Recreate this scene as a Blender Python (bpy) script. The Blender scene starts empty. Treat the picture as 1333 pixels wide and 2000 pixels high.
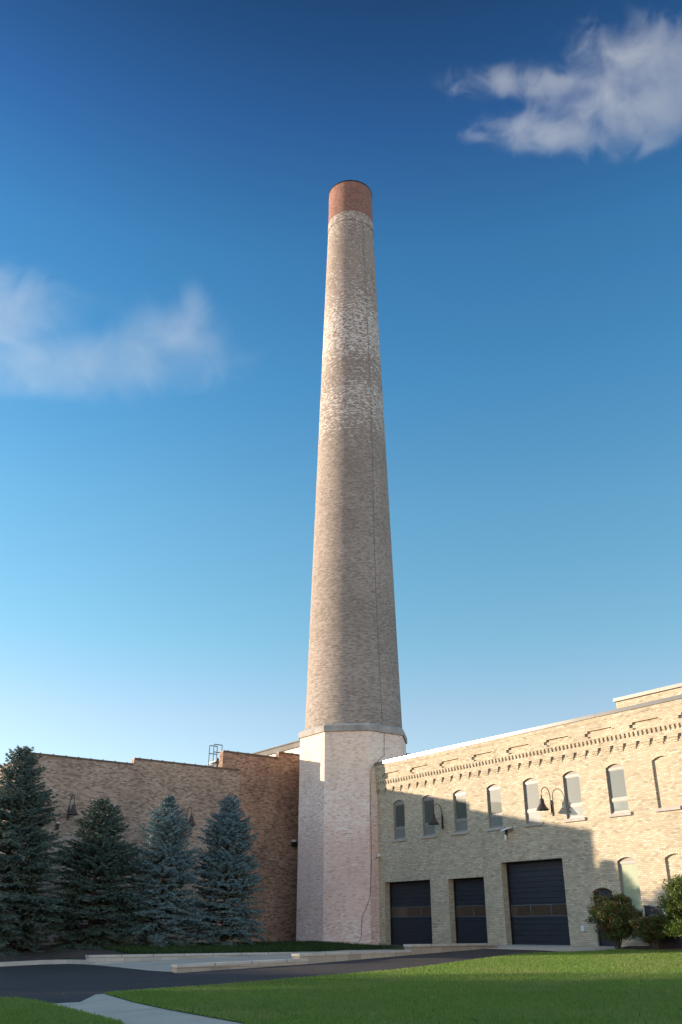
import bpy, bmesh, math, random
import numpy as np
from math import sin, cos, pi, radians, sqrt, atan, atan2
random.seed(7); RNG = np.random.default_rng(7)
S = bpy.context.scene
COL = S.collection
# ------------------------------------------------------------------ camera
F_PX = 1742.0; TH = radians(25.21); CX, CY = 666.5, 1000.0
C0 = np.array([0, 0, 1.6])
cam = bpy.data.cameras.new('camera'); co = bpy.data.objects.new('camera', cam); COL.objects.link(co)
cam.sensor_fit = 'VERTICAL'; cam.sensor_height = 36.0; cam.lens = 36.0*F_PX/2000.0
cam.clip_end = 20000; co.location = C0; co.rotation_euler = (pi/2+TH, 0, 0)
S.camera = co
# ------------------------------------------------------------------ site frames
AL = atan(1420/1925.)
d1 = np.array([-sin(AL), cos(AL), 0]); d2 = np.array([cos(AL), sin(AL), 0])
n1 = -d2; n2 = np.array([sin(AL), -cos(AL), 0]); UZ = np.array([0, 0, 1.0])
J = np.array([2.2836, 57.5418, 0]); V0 = np.array([-2.72, 59.86, 0])
LP = V0 - n2*2.5
_m = np.linalg.solve(np.array([n1[:2], n2[:2]]), [n1@J, n2@LP]); CORNER = np.array([_m[0], _m[1], 0])
JS = float((J-CORNER)@(-d1))                 # corner is at s = -JS on the right wall
OC = np.array([.8505, 60.75, 0])
class Frame:
    def __init__(s, o, ex, out): s.o, s.ex, s.out = o, ex, out
    def __call__(s, x, o, z): return s.o + s.ex*x + s.out*o + UZ*z
RW = Frame(J, -d1, n1)        # right building: x = s, o = out from the wall
LW = Frame(CORNER, d2, n2)    # left building: x = -t
WD = Frame(np.zeros(3), np.array([1., 0, 0]), np.array([0, -1., 0]))
def ray(px, py):
    u = (px-CX)/F_PX; v = (CY-py)/F_PX
    return np.array([u, cos(TH)-v*sin(TH), sin(TH)+v*cos(TH)])
def hit(P, n, px, py):        # survey point: photo pixel -> point on a real plane of the site
    r = ray(px, py); return C0 + r*((P-C0)@n/(r@n))
def survR(px, py, o=0):
    P = hit(J+n1*o, n1, px, py); return float((P-J)@(-d1)), float(P[2])
def survL(px, py, o=0):
    P = hit(CORNER+n2*o, n2, px, py); return float((P-CORNER)@d2), float(P[2])
SL = .03
def G(P): return 1.0 - SL*float((np.asarray(P)-J)[:2]@n1[:2])
def survG(px, py):
    r = ray(px, py); t = (1.0-SL*((C0-J)@n1)-C0[2])/(r[2]+SL*(r@n1)); return C0+r*t
def OS(P): P = np.asarray(P); return float((P-J)@n1), float((P-J)@(-d1))
# ------------------------------------------------------------------ node helpers
def new_mat(name):
    m = bpy.data.materials.new(name); m.use_nodes = True; nt = m.node_tree
    return m, nt, nt.nodes['Principled BSDF']
def N(nt, t, **kw):
    n = nt.nodes.new(t)
    for k, v in kw.items():
        if k in n.inputs.keys() if hasattr(n.inputs, 'keys') else False: n.inputs[k].default_value = v
        else: setattr(n, k, v)
    return n
def math_n(nt, op, a, b=None, c=None, clamp=False):
    n = nt.nodes.new('ShaderNodeMath'); n.operation = op; n.use_clamp = clamp
    for i, v in enumerate((a, b, c)):
        if v is None: continue
        if isinstance(v, (int, float)): n.inputs[i].default_value = v
        else: nt.links.new(v, n.inputs[i])
    return n.outputs[0]
def mixc(nt, f, a, b, mode='MIX'):
    n = nt.nodes.new('ShaderNodeMix'); n.data_type = 'RGBA'; n.blend_type = mode; n.clamp_factor = True
    for i, v in ((0, f), (6, a), (7, b)):
        if isinstance(v, (int, float)): n.inputs[i].default_value = v
        elif isinstance(v, tuple): n.inputs[i].default_value = (*v, 1) if len(v) == 3 else v
        else: nt.links.new(v, n.inputs[i])
    return n.outputs[2]
def ramp(nt, f, stops):
    n = nt.nodes.new('ShaderNodeValToRGB'); cr = n.color_ramp
    while len(cr.elements) < len(stops): cr.elements.new(.5)
    for e, (p, c) in zip(cr.elements, stops):
        e.position = p; e.color = (*c, 1) if len(c) == 3 else c
    nt.links.new(f, n.inputs[0]); return n.outputs[0]
def noise(nt, vec, scale, detail=3, rough=.55, dist=0):
    n = nt.nodes.new('ShaderNodeTexNoise'); n.inputs['Scale'].default_value = scale
    n.inputs['Detail'].default_value = detail; n.inputs['Roughness'].default_value = rough
    n.inputs['Distortion'].default_value = dist
    if vec is not None: nt.links.new(vec, n.inputs['Vector'])
    return n.outputs['Fac']
def smooth(nt, v, a, b):
    n = nt.nodes.new('ShaderNodeMapRange'); n.interpolation_type = 'SMOOTHSTEP'
    n.inputs[1].default_value = a; n.inputs[2].default_value = b
    if v is not None: nt.links.new(v, n.inputs[0])
    return n.outputs[0]
def geo_pos(nt): return nt.nodes.new('ShaderNodeNewGeometry').outputs['Position']
def mapped(nt, vec, sc):
    n = nt.nodes.new('ShaderNodeMapping'); n.inputs['Scale'].default_value = sc
    nt.links.new(vec, n.inputs['Vector']); return n.outputs[0]
def brick_mat(name, palette, mortar, tint=None, white=None, white_col=(.62, .60, .60), bw=.205, rh=.068, ms=.007, bump=.5, stain=.35, rough=.9, patch_scale=.35, clump=(.9, 2.6)):
    """palette: colour-ramp stops over the random value of each brick; tint: fn(nt, z, noise)->(fac, colour); white: fn(nt, z)->density of whitened bricks."""
    m, nt, bs = new_mat(name)
    uv = nt.nodes.new('ShaderNodeUVMap').outputs[0]
    pos = geo_pos(nt)
    sep = nt.nodes.new('ShaderNodeSeparateXYZ'); nt.links.new(pos, sep.inputs[0]); z = sep.outputs[2]
    b = nt.nodes.new('ShaderNodeTexBrick')
    b.offset = .5; b.inputs['Scale'].default_value = 1; b.inputs['Brick Width'].default_value = bw
    b.inputs['Row Height'].default_value = rh; b.inputs['Mortar Size'].default_value = ms
    b.inputs['Mortar Smooth'].default_value = .2; b.inputs['Bias'].default_value = 0
    b.inputs['Color1'].default_value = (0, 0, 0, 1); b.inputs['Color2'].default_value = (1, 1, 1, 1); b.inputs['Mortar'].default_value = (.5, .5, .5, 1)
    nt.links.new(uv, b.inputs['Vector'])
    val = b.outputs['Color']
    col = ramp(nt, val, palette)
    # weathering: broad patches and vertical streaks that belong to the wall
    big = noise(nt, uv, patch_scale, 5, .6)
    col = mixc(nt, smooth(nt, big, .35, .7), col, mixc(nt, 1.0, col, (1-stain, 1-stain*1.02, 1-stain*.98), 'MULTIPLY'))
    streak = noise(nt, mapped(nt, uv, (1.6, .12, 1)), 1.0, 4, .6)
    col = mixc(nt, math_n(nt, 'MULTIPLY', smooth(nt, streak, .52, .75), .35), col, mixc(nt, 1.0, col, (.6, .58, .57), 'MULTIPLY'))
    if tint:
        for fac, c in tint(nt, z, big, uv): col = mixc(nt, fac, col, c, 'MULTIPLY')
    if white:
        w = white(nt, z, uv)
        clump = noise(nt, mapped(nt, uv, (clump[0], clump[1], 1)), 1.2, 4, .7)
        r2 = math_n(nt, 'FRACT', math_n(nt, 'MULTIPLY', val, 7.31))
        score = math_n(nt, 'ADD', math_n(nt, 'MULTIPLY', r2, .45), math_n(nt, 'MULTIPLY', clump, .9))
        f = smooth(nt, math_n(nt, 'SUBTRACT', score, math_n(nt, 'SUBTRACT', 1.12, w)), -.02, .06)
        col = mixc(nt, math_n(nt, 'MULTIPLY', f, .72), col, white_col)
        # whitening also runs over the joints where it is dense
    fine = noise(nt, uv, 60, 2, .6)
    col = mixc(nt, .25, col, mixc(nt, 1.0, col, ramp(nt, fine, [(.3, (.6, .6, .6)), (.7, (1.35, 1.35, 1.35))]), 'MULTIPLY'))
    col = mixc(nt, b.outputs['Fac'], col, mortar)
    nt.links.new(col, bs.inputs['Base Color']); bs.inputs['Roughness'].default_value = rough
    bs.inputs['Specular IOR Level'].default_value = .15; bs.inputs['Diffuse Roughness'].default_value = 0.0
    bp = nt.nodes.new('ShaderNodeBump'); bp.inputs['Strength'].default_value = bump; bp.inputs['Distance'].default_value = .012
    h = math_n(nt, 'SUBTRACT', math_n(nt, 'ADD', math_n(nt, 'MULTIPLY', fine, .4), math_n(nt, 'MULTIPLY', val, .5)), math_n(nt, 'MULTIPLY', b.outputs['Fac'], 1.2))
    nt.links.new(h, bp.inputs['Height']); nt.links.new(bp.outputs[0], bs.inputs['Normal'])
    return m
def simple_mat(name, col, rough=.6, metal=0., var=.2, scale=3., bump=0., spec=.4, stretch=(1, 1, 1)):
    m, nt, bs = new_mat(name)
    pos = mapped(nt, geo_pos(nt), stretch)
    nz = noise(nt, pos, scale, 5, .6)
    lo = tuple(c*(1-var) for c in col); hi = tuple(min(1, c*(1+var)) for c in col)
    nt.links.new(ramp(nt, nz, [(.3, lo), (.7, hi)]), bs.inputs['Base Color'])
    bs.inputs['Roughness'].default_value = rough; bs.inputs['Metallic'].default_value = metal
    bs.inputs['Specular IOR Level'].default_value = spec
    if bump:
        bp = nt.nodes.new('ShaderNodeBump'); bp.inputs['Strength'].default_value = bump; bp.inputs['Distance'].default_value = .02
        nt.links.new(noise(nt, pos, scale*8, 4, .7), bp.inputs['Height']); nt.links.new(bp.outputs[0], bs.inputs['Normal'])
    return m
def foliage_mat(name, dark, mid, light, scale=1.2, rough=.6, transl=.12, accent=None):
    m, nt, bs = new_mat(name)
    g = nt.nodes.new('ShaderNodeNewGeometry')
    nz = noise(nt, g.outputs['Position'], scale, 3, .6)
    f = math_n(nt, 'ADD', math_n(nt, 'MULTIPLY', g.outputs['Random Per Island'], .5), math_n(nt, 'MULTIPLY', nz, .5))
    col = ramp(nt, f, [(.2, dark), (.5, mid), (.8, light)])
    if accent:
        nz2 = noise(nt, g.outputs['Position'], scale*1.7, 3, .6)
        col = mixc(nt, smooth(nt, math_n(nt, 'ADD', math_n(nt, 'MULTIPLY', g.outputs['Random Per Island'], .3), nz2), .6, .85), col, accent)
    nt.links.new(col, bs.inputs['Base Color']); bs.inputs['Roughness'].default_value = rough
    bs.inputs['Specular IOR Level'].default_value = .3
    if transl:
        out = nt.nodes['Material Output']; tr = nt.nodes.new('ShaderNodeBsdfTranslucent'); nt.links.new(col, tr.inputs[0])
        mx = nt.nodes.new('ShaderNodeMixShader'); mx.inputs[0].default_value = transl
        nt.links.new(bs.outputs[0], mx.inputs[1]); nt.links.new(tr.outputs[0], mx.inputs[2]); nt.links.new(mx.outputs[0], out.inputs[0])
    return m
# ------------------------------------------------------------------ mesh helpers
class MB:
    def __init__(s): s.v = []; s.f = []; s.uv = []
    def face(s, pts, uv=None):
        pts = [np.asarray(p, float) for p in pts]; i = len(s.v); s.v += pts; s.f.append(list(range(i, i+len(pts))))
        if uv is None:
            n = np.cross(pts[1]-pts[0], pts[2]-pts[0]); n = n/(np.linalg.norm(n)+1e-12)
            if abs(n[2]) > .8: uv = [(p@d2, p@d1) for p in pts]
            else:
                t = np.array([-n[1], n[0], 0]); t /= np.linalg.norm(t)+1e-12
                uv = [(p@t, p[2]) for p in pts]
        s.uv += uv
    def quad(s, a, b, c, d, uv=None): s.face([a, b, c, d], uv)
    def box(s, F, x0, x1, o0, o1, z0, z1, skip=''):
        P = lambda x, o, z: F(x, o, z)
        if 'f' not in skip: s.quad(P(x0, o1, z0), P(x1, o1, z0), P(x1, o1, z1), P(x0, o1, z1))
        if 'b' not in skip: s.quad(P(x1, o0, z0), P(x0, o0, z0), P(x0, o0, z1), P(x1, o0, z1))
        if 'l' not in skip: s.quad(P(x0, o0, z0), P(x0, o1, z0), P(x0, o1, z1), P(x0, o0, z1))
        if 'r' not in skip: s.quad(P(x1, o1, z0), P(x1, o0, z0), P(x1, o0, z1), P(x1, o1, z1))
        if 't' not in skip: s.quad(P(x0, o1, z1), P(x1, o1, z1), P(x1, o0, z1), P(x0, o0, z1))
        if 'd' not in skip: s.quad(P(x0, o0, z0), P(x1, o0, z0), P(x1, o1, z0), P(x0, o1, z0))
    def tube(s, pts, r, n=8, cap=True):
        pts = [np.asarray(p, float) for p in pts]; rs = r if isinstance(r, (list, tuple)) else [r]*len(pts); rings = []
        for i, p in enumerate(pts):
            t = pts[min(i+1, len(pts)-1)]-pts[max(i-1, 0)]; t = t/(np.linalg.norm(t)+1e-9)
            a = np.cross(t, [0, 0, 1.]) if abs(t[2]) < .95 else np.cross(t, [1., 0, 0]); a /= np.linalg.norm(a); b = np.cross(t, a)
            rings.append([p+rs[i]*(a*cos(2*pi*k/n)+b*sin(2*pi*k/n)) for k in range(n)])
        base = len(s.v)
        for rg in rings: s.v += rg
        for i in range(len(pts)-1):
            for k in range(n):
                q = [base+i*n+k, base+i*n+(k+1) % n, base+(i+1)*n+(k+1) % n, base+(i+1)*n+k]
                s.f.append(q); s.uv += [(k/n, i), ((k+1)/n, i), ((k+1)/n, i+1), (k/n, i+1)]
        if cap:
            for rg in (0, len(pts)-1):
                s.f.append([base+rg*n+k for k in range(n)]); s.uv += [(0, 0)]*n
    def lathe(s, c, prof, n=24, uvr=None):
        """prof: list of (radius, z). uv: u = arc length at uvr, v = z."""
        c = np.asarray(c, float); base = len(s.v)
        for r, z in prof: s.v += [c+np.array([r*cos(2*pi*k/n), r*sin(2*pi*k/n), z]) for k in range(n)]
        for i in range(len(prof)-1):
            rr = uvr if uvr else (prof[i][0]+prof[i+1][0])/2
            for k in range(n):
                s.f.append([base+i*n+k, base+i*n+(k+1) % n, base+(i+1)*n+(k+1) % n, base+(i+1)*n+k])
                u0 = 2*pi*k/n*rr; u1 = 2*pi*(k+1)/n*rr
                s.uv += [(u0, prof[i][1]), (u1, prof[i][1]), (u1, prof[i+1][1]), (u0, prof[i+1][1])]
    def build(s, name, mat, parent=None, smooth=False, recalc=False, weld=False):
        me = bpy.data.meshes.new(name); me.from_pydata([tuple(p) for p in s.v], [], s.f)
        ul = me.uv_layers.new(name='UVMap'); ul.data.foreach_set('uv', np.array(s.uv, dtype=np.float32).ravel())
        me.materials.append(mat)
        if smooth: me.polygons.foreach_set('use_smooth', [True]*len(me.polygons))
        if recalc or weld:
            bm = bmesh.new(); bm.from_mesh(me)
            if weld: bmesh.ops.remove_doubles(bm, verts=bm.verts, dist=1e-4)
            bmesh.ops.recalc_face_normals(bm, faces=bm.faces); bm.to_mesh(me); bm.free()
        me.update()
        o = bpy.data.objects.new(name, me); COL.objects.link(o)
        if parent is not None: attach(o, parent)
        return o
def attach(o, p):
    o.parent = p
    inv = p['_mw'] if False else None
    # geometry is authored in world coordinates: move it into the parent's space
    loc = world_loc(p)
    if o.type == 'MESH' and len(o.data.vertices):
        a = np.empty(len(o.data.vertices)*3, dtype=np.float32); o.data.vertices.foreach_get('co', a)
        a = a.reshape(-1, 3)-np.array(loc, dtype=np.float32); o.data.vertices.foreach_set('co', a.ravel()); o.data.update()
def world_loc(p):
    l = np.zeros(3)
    while p is not None: l = l+np.array(p.location); p = p.parent
    return l
def tag(o, label=None, cat=None, group=None, kind=None):
    if label: o['label'] = label
    if cat: o['category'] = cat
    if group: o['group'] = group
    if kind: o['kind'] = kind
    return o
def empty(name, loc, label, cat, group=None):
    o = bpy.data.objects.new(name, None); o.empty_display_size = .3; COL.objects.link(o); o.location = [float(x) for x in loc]
    return tag(o, label, cat, group)
def mesh_np(name, verts, tris, mat, parent=None, quads=False):
    me = bpy.data.meshes.new(name); nv = len(verts); nf = len(tris); k = tris.shape[1]
    me.vertices.add(nv); me.vertices.foreach_set('co', verts.astype(np.float32).ravel())
    me.loops.add(nf*k); me.loops.foreach_set('vertex_index', tris.astype(np.int32).ravel())
    me.polygons.add(nf); me.polygons.foreach_set('loop_start', np.arange(0, nf*k, k, dtype=np.int32))
    me.update(calc_edges=True); me.validate(); me.materials.append(mat)
    o = bpy.data.objects.new(name, me); COL.objects.link(o)
    if parent is not None: o.parent = parent
    return o
def copy_tree(o, parent=None):
    c = o.copy(); COL.objects.link(c); c.parent = parent
    for ch in list(o.children): copy_tree(ch, c)
    return c
# ------------------------------------------------------------------ materials
def cream_pal(k=1.):
    return [(0, (.40*k, .335*k, .25*k)), (.10, (.52*k, .435*k, .315*k)), (.5, (.58*k, .49*k, .36*k)), (.85, (.65*k, .56*k, .42*k)), (1, (.73*k, .65*k, .52*k))]
M_CREAM = brick_mat('cream_brick', cream_pal(.86), (.27, .25, .21), stain=.12, bw=.235, rh=.078, ms=.0085)
M_CREAM_ARCH = brick_mat('cream_brick_arch', [(0, (.48, .42, .31)), (1, (.68, .60, .46))], (.27, .24, .20), bw=.23, rh=.075, ms=.010, stain=.15)
M_BROWN = brick_mat('brown_brick', [(0, (.20, .14, .11)), (.3, (.35, .25, .195)), (.7, (.43, .32, .25)), (1, (.51, .41, .34))], (.22, .19, .165), stain=.25, patch_scale=.5, bw=.22, rh=.075)
M_ORANGE = brick_mat('orange_brick', [(0, (.18, .11, .08)), (.3, (.35, .215, .155)), (.7, (.43, .27, .195)), (1, (.50, .35, .27))], (.20, .15, .12), stain=.35, patch_scale=.45, bw=.22, rh=.075)
def shaft_white(nt, z, uv):
    # whitened bands up the shaft
    nz = noise(nt, uv, .25, 2, .5)
    zz = math_n(nt, 'ADD', math_n(nt, 'DIVIDE', z, 64.), math_n(nt, 'MULTIPLY', math_n(nt, 'SUBTRACT', nz, .5), .05))
    g = lambda v: (v, v, v)
    prof = ramp(nt, zz, [(.20, g(.04)), (.48, g(.11)), (.54, g(.18)), (.585, g(.37)), (.612, g(.42)), (.64, g(.27)), (.66, g(.29)), (.69, g(.47)), (.73, g(.47)), (.77, g(.29)), (.81, g(.25)), (.86, g(.21)), (.885, g(.29)), (.905, g(.33))])
    return prof
def shaft_tint(nt, z, big, uv):
    return [(math_n(nt, 'MULTIPLY', smooth(nt, z, 62., 20.), .0), (.9, .9, .9))]
M_SHAFT = brick_mat('shaft_brick', [(0, (.22, .188, .17)), (.25, (.315, .27, .24)), (.6, (.365, .315, .28)), (1, (.46, .405, .365))], (.20, .175, .16), white=shaft_white, white_col=(.80, .78, .76), stain=.22, patch_scale=.22, bw=.21, rh=.072, ms=.009, bump=.6, clump=(1.3, 4.5))
M_CROWN = brick_mat('red_brick', [(0, (.10, .045, .038)), (.4, (.22, .092, .072)), (1, (.30, .145, .115))], (.33, .25, .21), stain=.2, bw=.22, rh=.085, ms=.011, bump=.5)
def oct_white(nt, z, uv):
    return ramp(nt, math_n(nt, 'DIVIDE', z, 14.), [(0, (.3,)*3), (.08, (.38,)*3), (.2, (.2,)*3), (.45, (.2,)*3), (.58, (.42,)*3), (.68, (.30,)*3), (.80, (.12,)*3), (1, (.2,)*3)])
def oct_tint(nt, z, big, uv):
    nz = noise(nt, uv, .5, 3, .6)
    zz = math_n(nt, 'ADD', z, math_n(nt, 'MULTIPLY', nz, 2.5))
    return [(math_n(nt, 'MULTIPLY', smooth(nt, zz, 10.5, 7.5), 1.0), (.96, .86, .87)), (smooth(nt, zz, 9.5, 12.5), (.98, .98, .93))]
M_OCT = brick_mat('pink_faded_brick', [(0, (.62, .46, .40)), (.15, (.78, .61, .54)), (.6, (.84, .68, .61)), (1, (.88, .76, .70))], (.58, .47, .40), tint=oct_tint, white=oct_white, white_col=(.86, .81, .78), stain=.14, bump=.3, bw=.22, rh=.075)
M_CONC = simple_mat('concrete_band', (.31, .295, .28), .85, 0, .25, 1.5, .3)
M_METAL_COPING = simple_mat('metal_coping', (.17, .165, .155), .155, .35, .08, 1.2)
M_GREY_COPING = simple_mat('grey_coping', (.17, .16, .15), .45, .3, .15, 1.5)
M_TILE_COPING = simple_mat('clay_coping', (.09, .065, .055), .6, 0, .35, 3, .2)
M_FRAME = simple_mat('window_frame_paint', (.21, .205, .19), .45, 0, .08, 3)
M_FRAME_TYMP = simple_mat('window_head_panel', (.24, .22, .20), .6, 0, .08, 3)
M_SILL = simple_mat('stone_sill', (.36, .335, .31), .8, 0, .15, 4, .2)
M_DOOR = simple_mat('navy_door_paint', (.020, .024, .036), .42, 0, .18, 1.2, 0, .35, (1, 1, 4))
M_BLACK = simple_mat('black_metal', (.018, .017, .018), .45, .2, .2, 5)
M_BRONZE = simple_mat('bronze_metal', (.055, .042, .034), .5, .3, .25, 6)
M_WHITE_MET = simple_mat('white_metal', (.70, .71, .72), .4, 0, .05, 5)
M_SIDING = simple_mat('white_siding', (.62, .60, .55), .6, 0, .04, 1)
M_ROOF = simple_mat('roof_membrane', (.16, .155, .15), .9, 0, .2, .6)
M_STEEL = simple_mat('painted_steel', (.10, .12, .15), .5, .3, .2, 4)
M_BARK = simple_mat('bark', (.055, .042, .034), .9, 0, .35, 9, .5)
M_STEM = simple_mat('shrub_stem', (.075, .060, .052), .9, 0, .3, 12, .3)
def glass_mat(name, col, rough=.03, streaks=False):
    m, nt, bs = new_mat(name); pos = geo_pos(nt)
    nz = noise(nt, mapped(nt, pos, (3, 3, .25)), 1.5, 3, .6)
    nt.links.new(ramp(nt, nz, [(.3, tuple(c*.92 for c in col)), (.7, tuple(c*1.08 for c in col))]), bs.inputs['Base Color'])
    bs.inputs['Roughness'].default_value = .5; bs.inputs['Coat Weight'].default_value = 1; bs.inputs['Coat Roughness'].default_value = rough; bs.inputs['Coat IOR'].default_value = 1.75
    bs.inputs['Specular IOR Level'].default_value = .2
    bp = nt.nodes.new('ShaderNodeBump'); bp.inputs['Strength'].default_value = .06; bp.inputs['Distance'].default_value = .05
    nt.links.new(noise(nt, pos, .9, 2, .5), bp.inputs['Height']); nt.links.new(bp.outputs[0], bs.inputs['Coat Normal'])
    return m
M_GLASS = glass_mat('window_glass', (.045, .062, .055))
M_GLASS_LOW = glass_mat('blind_glass', (.15, .18, .175))
M_GLASS_GREEN = glass_mat('frosted_window_glass', (.30, .35, .24), .12)
M_GLASS_DARK = glass_mat('garage_glass', (.055, .036, .022))  # brown base colour stands in for reflected brick
# ground
def ground_mat(name, col, var, scale, bump, bscale, rough=.95, spec=.2, extra=None):
    m, nt, bs = new_mat(name); pos = geo_pos(nt)
    a = noise(nt, pos, scale, 5, .6); b = noise(nt, pos, scale*14, 4, .7); c = noise(nt, pos, .12, 3, .5)
    f = math_n(nt, 'ADD', math_n(nt, 'MULTIPLY', a, .45), math_n(nt, 'ADD', math_n(nt, 'MULTIPLY', b, .3), math_n(nt, 'MULTIPLY', c, .25)))
    colr = ramp(nt, f, [(.32, tuple(x*(1-var) for x in col)), (.68, tuple(x*(1+var) for x in col))])
    if extra: colr = extra(nt, pos, colr)
    nt.links.new(colr, bs.inputs['Base Color']); bs.inputs['Roughness'].default_value = rough; bs.inputs['Specular IOR Level'].default_value = spec
    bp = nt.nodes.new('ShaderNodeBump'); bp.inputs['Strength'].default_value = bump; bp.inputs['Distance'].default_value = .02
    nt.links.new(noise(nt, pos, bscale, 4, .7), bp.inputs['Height']); nt.links.new(bp.outputs[0], bs.inputs['Normal'])
    return m
M_ASPHALT = ground_mat('asphalt', (.042, .035, .036), .35, .8, .5, 60, .85, .3)
M_CONCRETE = ground_mat('pavement_concrete', (.52, .425, .34), .18, .9, .25, 40)
M_TURF = ground_mat('turf', (.085, .165, .028), .35, .7, .8, 30)
M_SOIL = ground_mat('bark_mulch', (.085, .062, .050), .5, 2.5, 1., 22)
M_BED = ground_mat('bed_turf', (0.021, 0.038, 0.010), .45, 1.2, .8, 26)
M_EARTH = ground_mat('earth', (.10, .10, .06), .3, .2, .3, 8)
M_GRASS = foliage_mat('grass_blades', (.100, .180, .036), (.150, .255, .045), (.215, .325, .070), .30, .6, .45, accent=(.22, .27, .08))
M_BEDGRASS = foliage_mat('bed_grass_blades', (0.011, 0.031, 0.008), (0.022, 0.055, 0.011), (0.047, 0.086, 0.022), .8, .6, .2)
M_SPRUCE_B = foliage_mat('blue_spruce_needles', (0.060, 0.102, 0.114), (0.120, 0.195, 0.213), (0.225, 0.330, 0.352), 1.6, .55, .05)
M_SPRUCE_G = foliage_mat('green_spruce_needles', (.026, .050, .042), (.052, .092, .076), (.098, .145, .122), 1.6, .55, .05)
M_SPRUCE_D = foliage_mat('dark_spruce_needles', (0.031, 0.054, 0.048), (0.064, 0.104, 0.094), (0.127, 0.184, 0.156), 1.4, .55, .05)
M_BUSH = foliage_mat('shrub_leaves', (0.027, 0.058, 0.016), (0.062, 0.113, 0.027), (0.127, 0.166, 0.043), 2.2, .5, .25, accent=(0.166, 0.074, 0.031))
M_BUSH_B = foliage_mat('bright_shrub_leaves', (0.032, 0.058, 0.011), (0.079, 0.121, 0.021), (0.158, 0.200, 0.042), 1.6, .45, .3)
M_TREE = foliage_mat('tree_leaves', (.025, .045, .012), (.045, .08, .02), (.08, .12, .03), .8, .6, .3)
def stone_wall_mat(name, base, bw, rh):
    return brick_mat(name, [(0, tuple(x*.78 for x in base)), (.5, base), (1, tuple(min(1, x*1.15) for x in base))], tuple(x*.45 for x in base), bw=bw, rh=rh, ms=.008, stain=.2, bump=.3)
M_RETAIN = stone_wall_mat('tan_stone_block', (.38, .325, .27), .75, .5)
M_RETAIN_P = stone_wall_mat('pale_stone_block', (.46, .44, .41), .85, .16)
M_CAP = simple_mat('limestone_cap', (.40, .385, .36), .85, 0, .15, 2, .2)
# ------------------------------------------------------------------ wall relief builder
def relief(F, x0, x1, z0, z1, patches, base=0.):
    """patches: (xa, xb, za, zb, offset), later ones win; returns MB of a rectilinear relief."""
    xs = sorted({x0, x1, *[min(max(p[i], x0), x1) for p in patches for i in (0, 1)]})
    zs = sorted({z0, z1, *[min(max(p[i], z0), z1) for p in patches for i in (2, 3)]})
    def ded(a):
        r = [a[0]]
        for v in a[1:]:
            if v-r[-1] > 1e-4: r.append(v)
        return r
    xs, zs = ded(xs), ded(zs); nx, nz = len(xs)-1, len(zs)-1
    H = np.full((nx, nz), float(base)); xc = np.array([(xs[i]+xs[i+1])/2 for i in range(nx)]); zc = np.array([(zs[i]+zs[i+1])/2 for i in range(nz)])
    for a, b, c, d, o in patches:
        H[np.ix_((xc > a) & (xc < b), (zc > c) & (zc < d))] = o
    m = MB()
    # merge runs horizontally for the fronts
    for j in range(nz):
        i = 0
        while i < nx:
            k = i
            while k+1 < nx and abs(H[k+1, j]-H[i, j]) < 1e-6: k += 1
            o = H[i, j]
            m.quad(F(xs[i], o, zs[j]), F(xs[k+1], o, zs[j]), F(xs[k+1], o, zs[j+1]), F(xs[i], o, zs[j+1])); i = k+1
    for i in range(nx-1):
        for j in range(nz):
            a, b = H[i, j], H[i+1, j]
            if abs(a-b) > 1e-6:
                if a > b: m.quad(F(xs[i+1], a, zs[j]), F(xs[i+1], b, zs[j]), F(xs[i+1], b, zs[j+1]), F(xs[i+1], a, zs[j+1]))
                else: m.quad(F(xs[i+1], a, zs[j]), F(xs[i+1], b, zs[j]), F(xs[i+1], b, zs[j+1]), F(xs[i+1], a, zs[j+1]))
    for j in range(nz-1):
        for i in range(nx):
            a, b = H[i, j], H[i, j+1]
            if abs(a-b) > 1e-6:
                z = zs[j+1]
                if b > a: m.quad(F(xs[i], a, z), F(xs[i+1], a, z), F(xs[i+1], b, z), F(xs[i], b, z))
                else: m.quad(F(xs[i], a, z), F(xs[i+1], a, z), F(xs[i+1], b, z), F(xs[i], b, z))
    return m
def arch_pts(xa, xb, zs, zt, n=10):
    w = (xb-xa)/2; h = zt-zs; R = (w*w+h*h)/(2*h); cz = zt-R; xm = (xa+xb)/2; a = math.asin(w/R)
    return [(xm+R*sin(-a+2*a*i/n), cz+R*cos(-a+2*a*i/n)) for i in range(n+1)], R, (xm, cz), a
def spandrels(m, F, xa, xb, zs, zt, o_front, o_back):
    pts, *_ = arch_pts(xa, xb, zs, zt)
    h = len(pts)//2
    for side, pp in ((xa, pts[:h+1]), (xb, pts[h:])):
        for a, b in zip(pp[:-1], pp[1:]):
            m.quad(F(a[0], o_front, a[1]), F(b[0], o_front, b[1]), F(b[0], o_front, zt), F(a[0], o_front, zt))
            m.quad(F(a[0], o_front, a[1]), F(a[0], o_back, a[1]), F(b[0], o_back, b[1]), F(b[0], o_front, b[1]))
def arch_ring(F, xa, xb, zs, zt, t=.24, o=.004):
    m = MB(); pts, R, (xm, cz), a = arch_pts(xa, xb, zs, zt, 14); n = 14; a2 = a*1.06
    for i in range(n):
        t0, t1 = -a2+2*a2*i/n, -a2+2*a2*(i+1)/n
        P = lambda r, q: F(xm+r*sin(q), o, cz+r*cos(q))
        arc = lambda q: R*(q+a2)*1.0
        m.face([P(R, t0), P(R, t1), P(R+t, t1), P(R+t, t0)], [(0, arc(t0)), (0, arc(t1)), (t, arc(t1)), (t, arc(t0))])
        m.quad(P(R+t, t0), P(R+t, t1), F(xm+(R+t)*sin(t1), -.002, cz+(R+t)*cos(t1)), F(xm+(R+t)*sin(t0), -.002, cz+(R+t)*cos(t0)))
    return m
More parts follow.
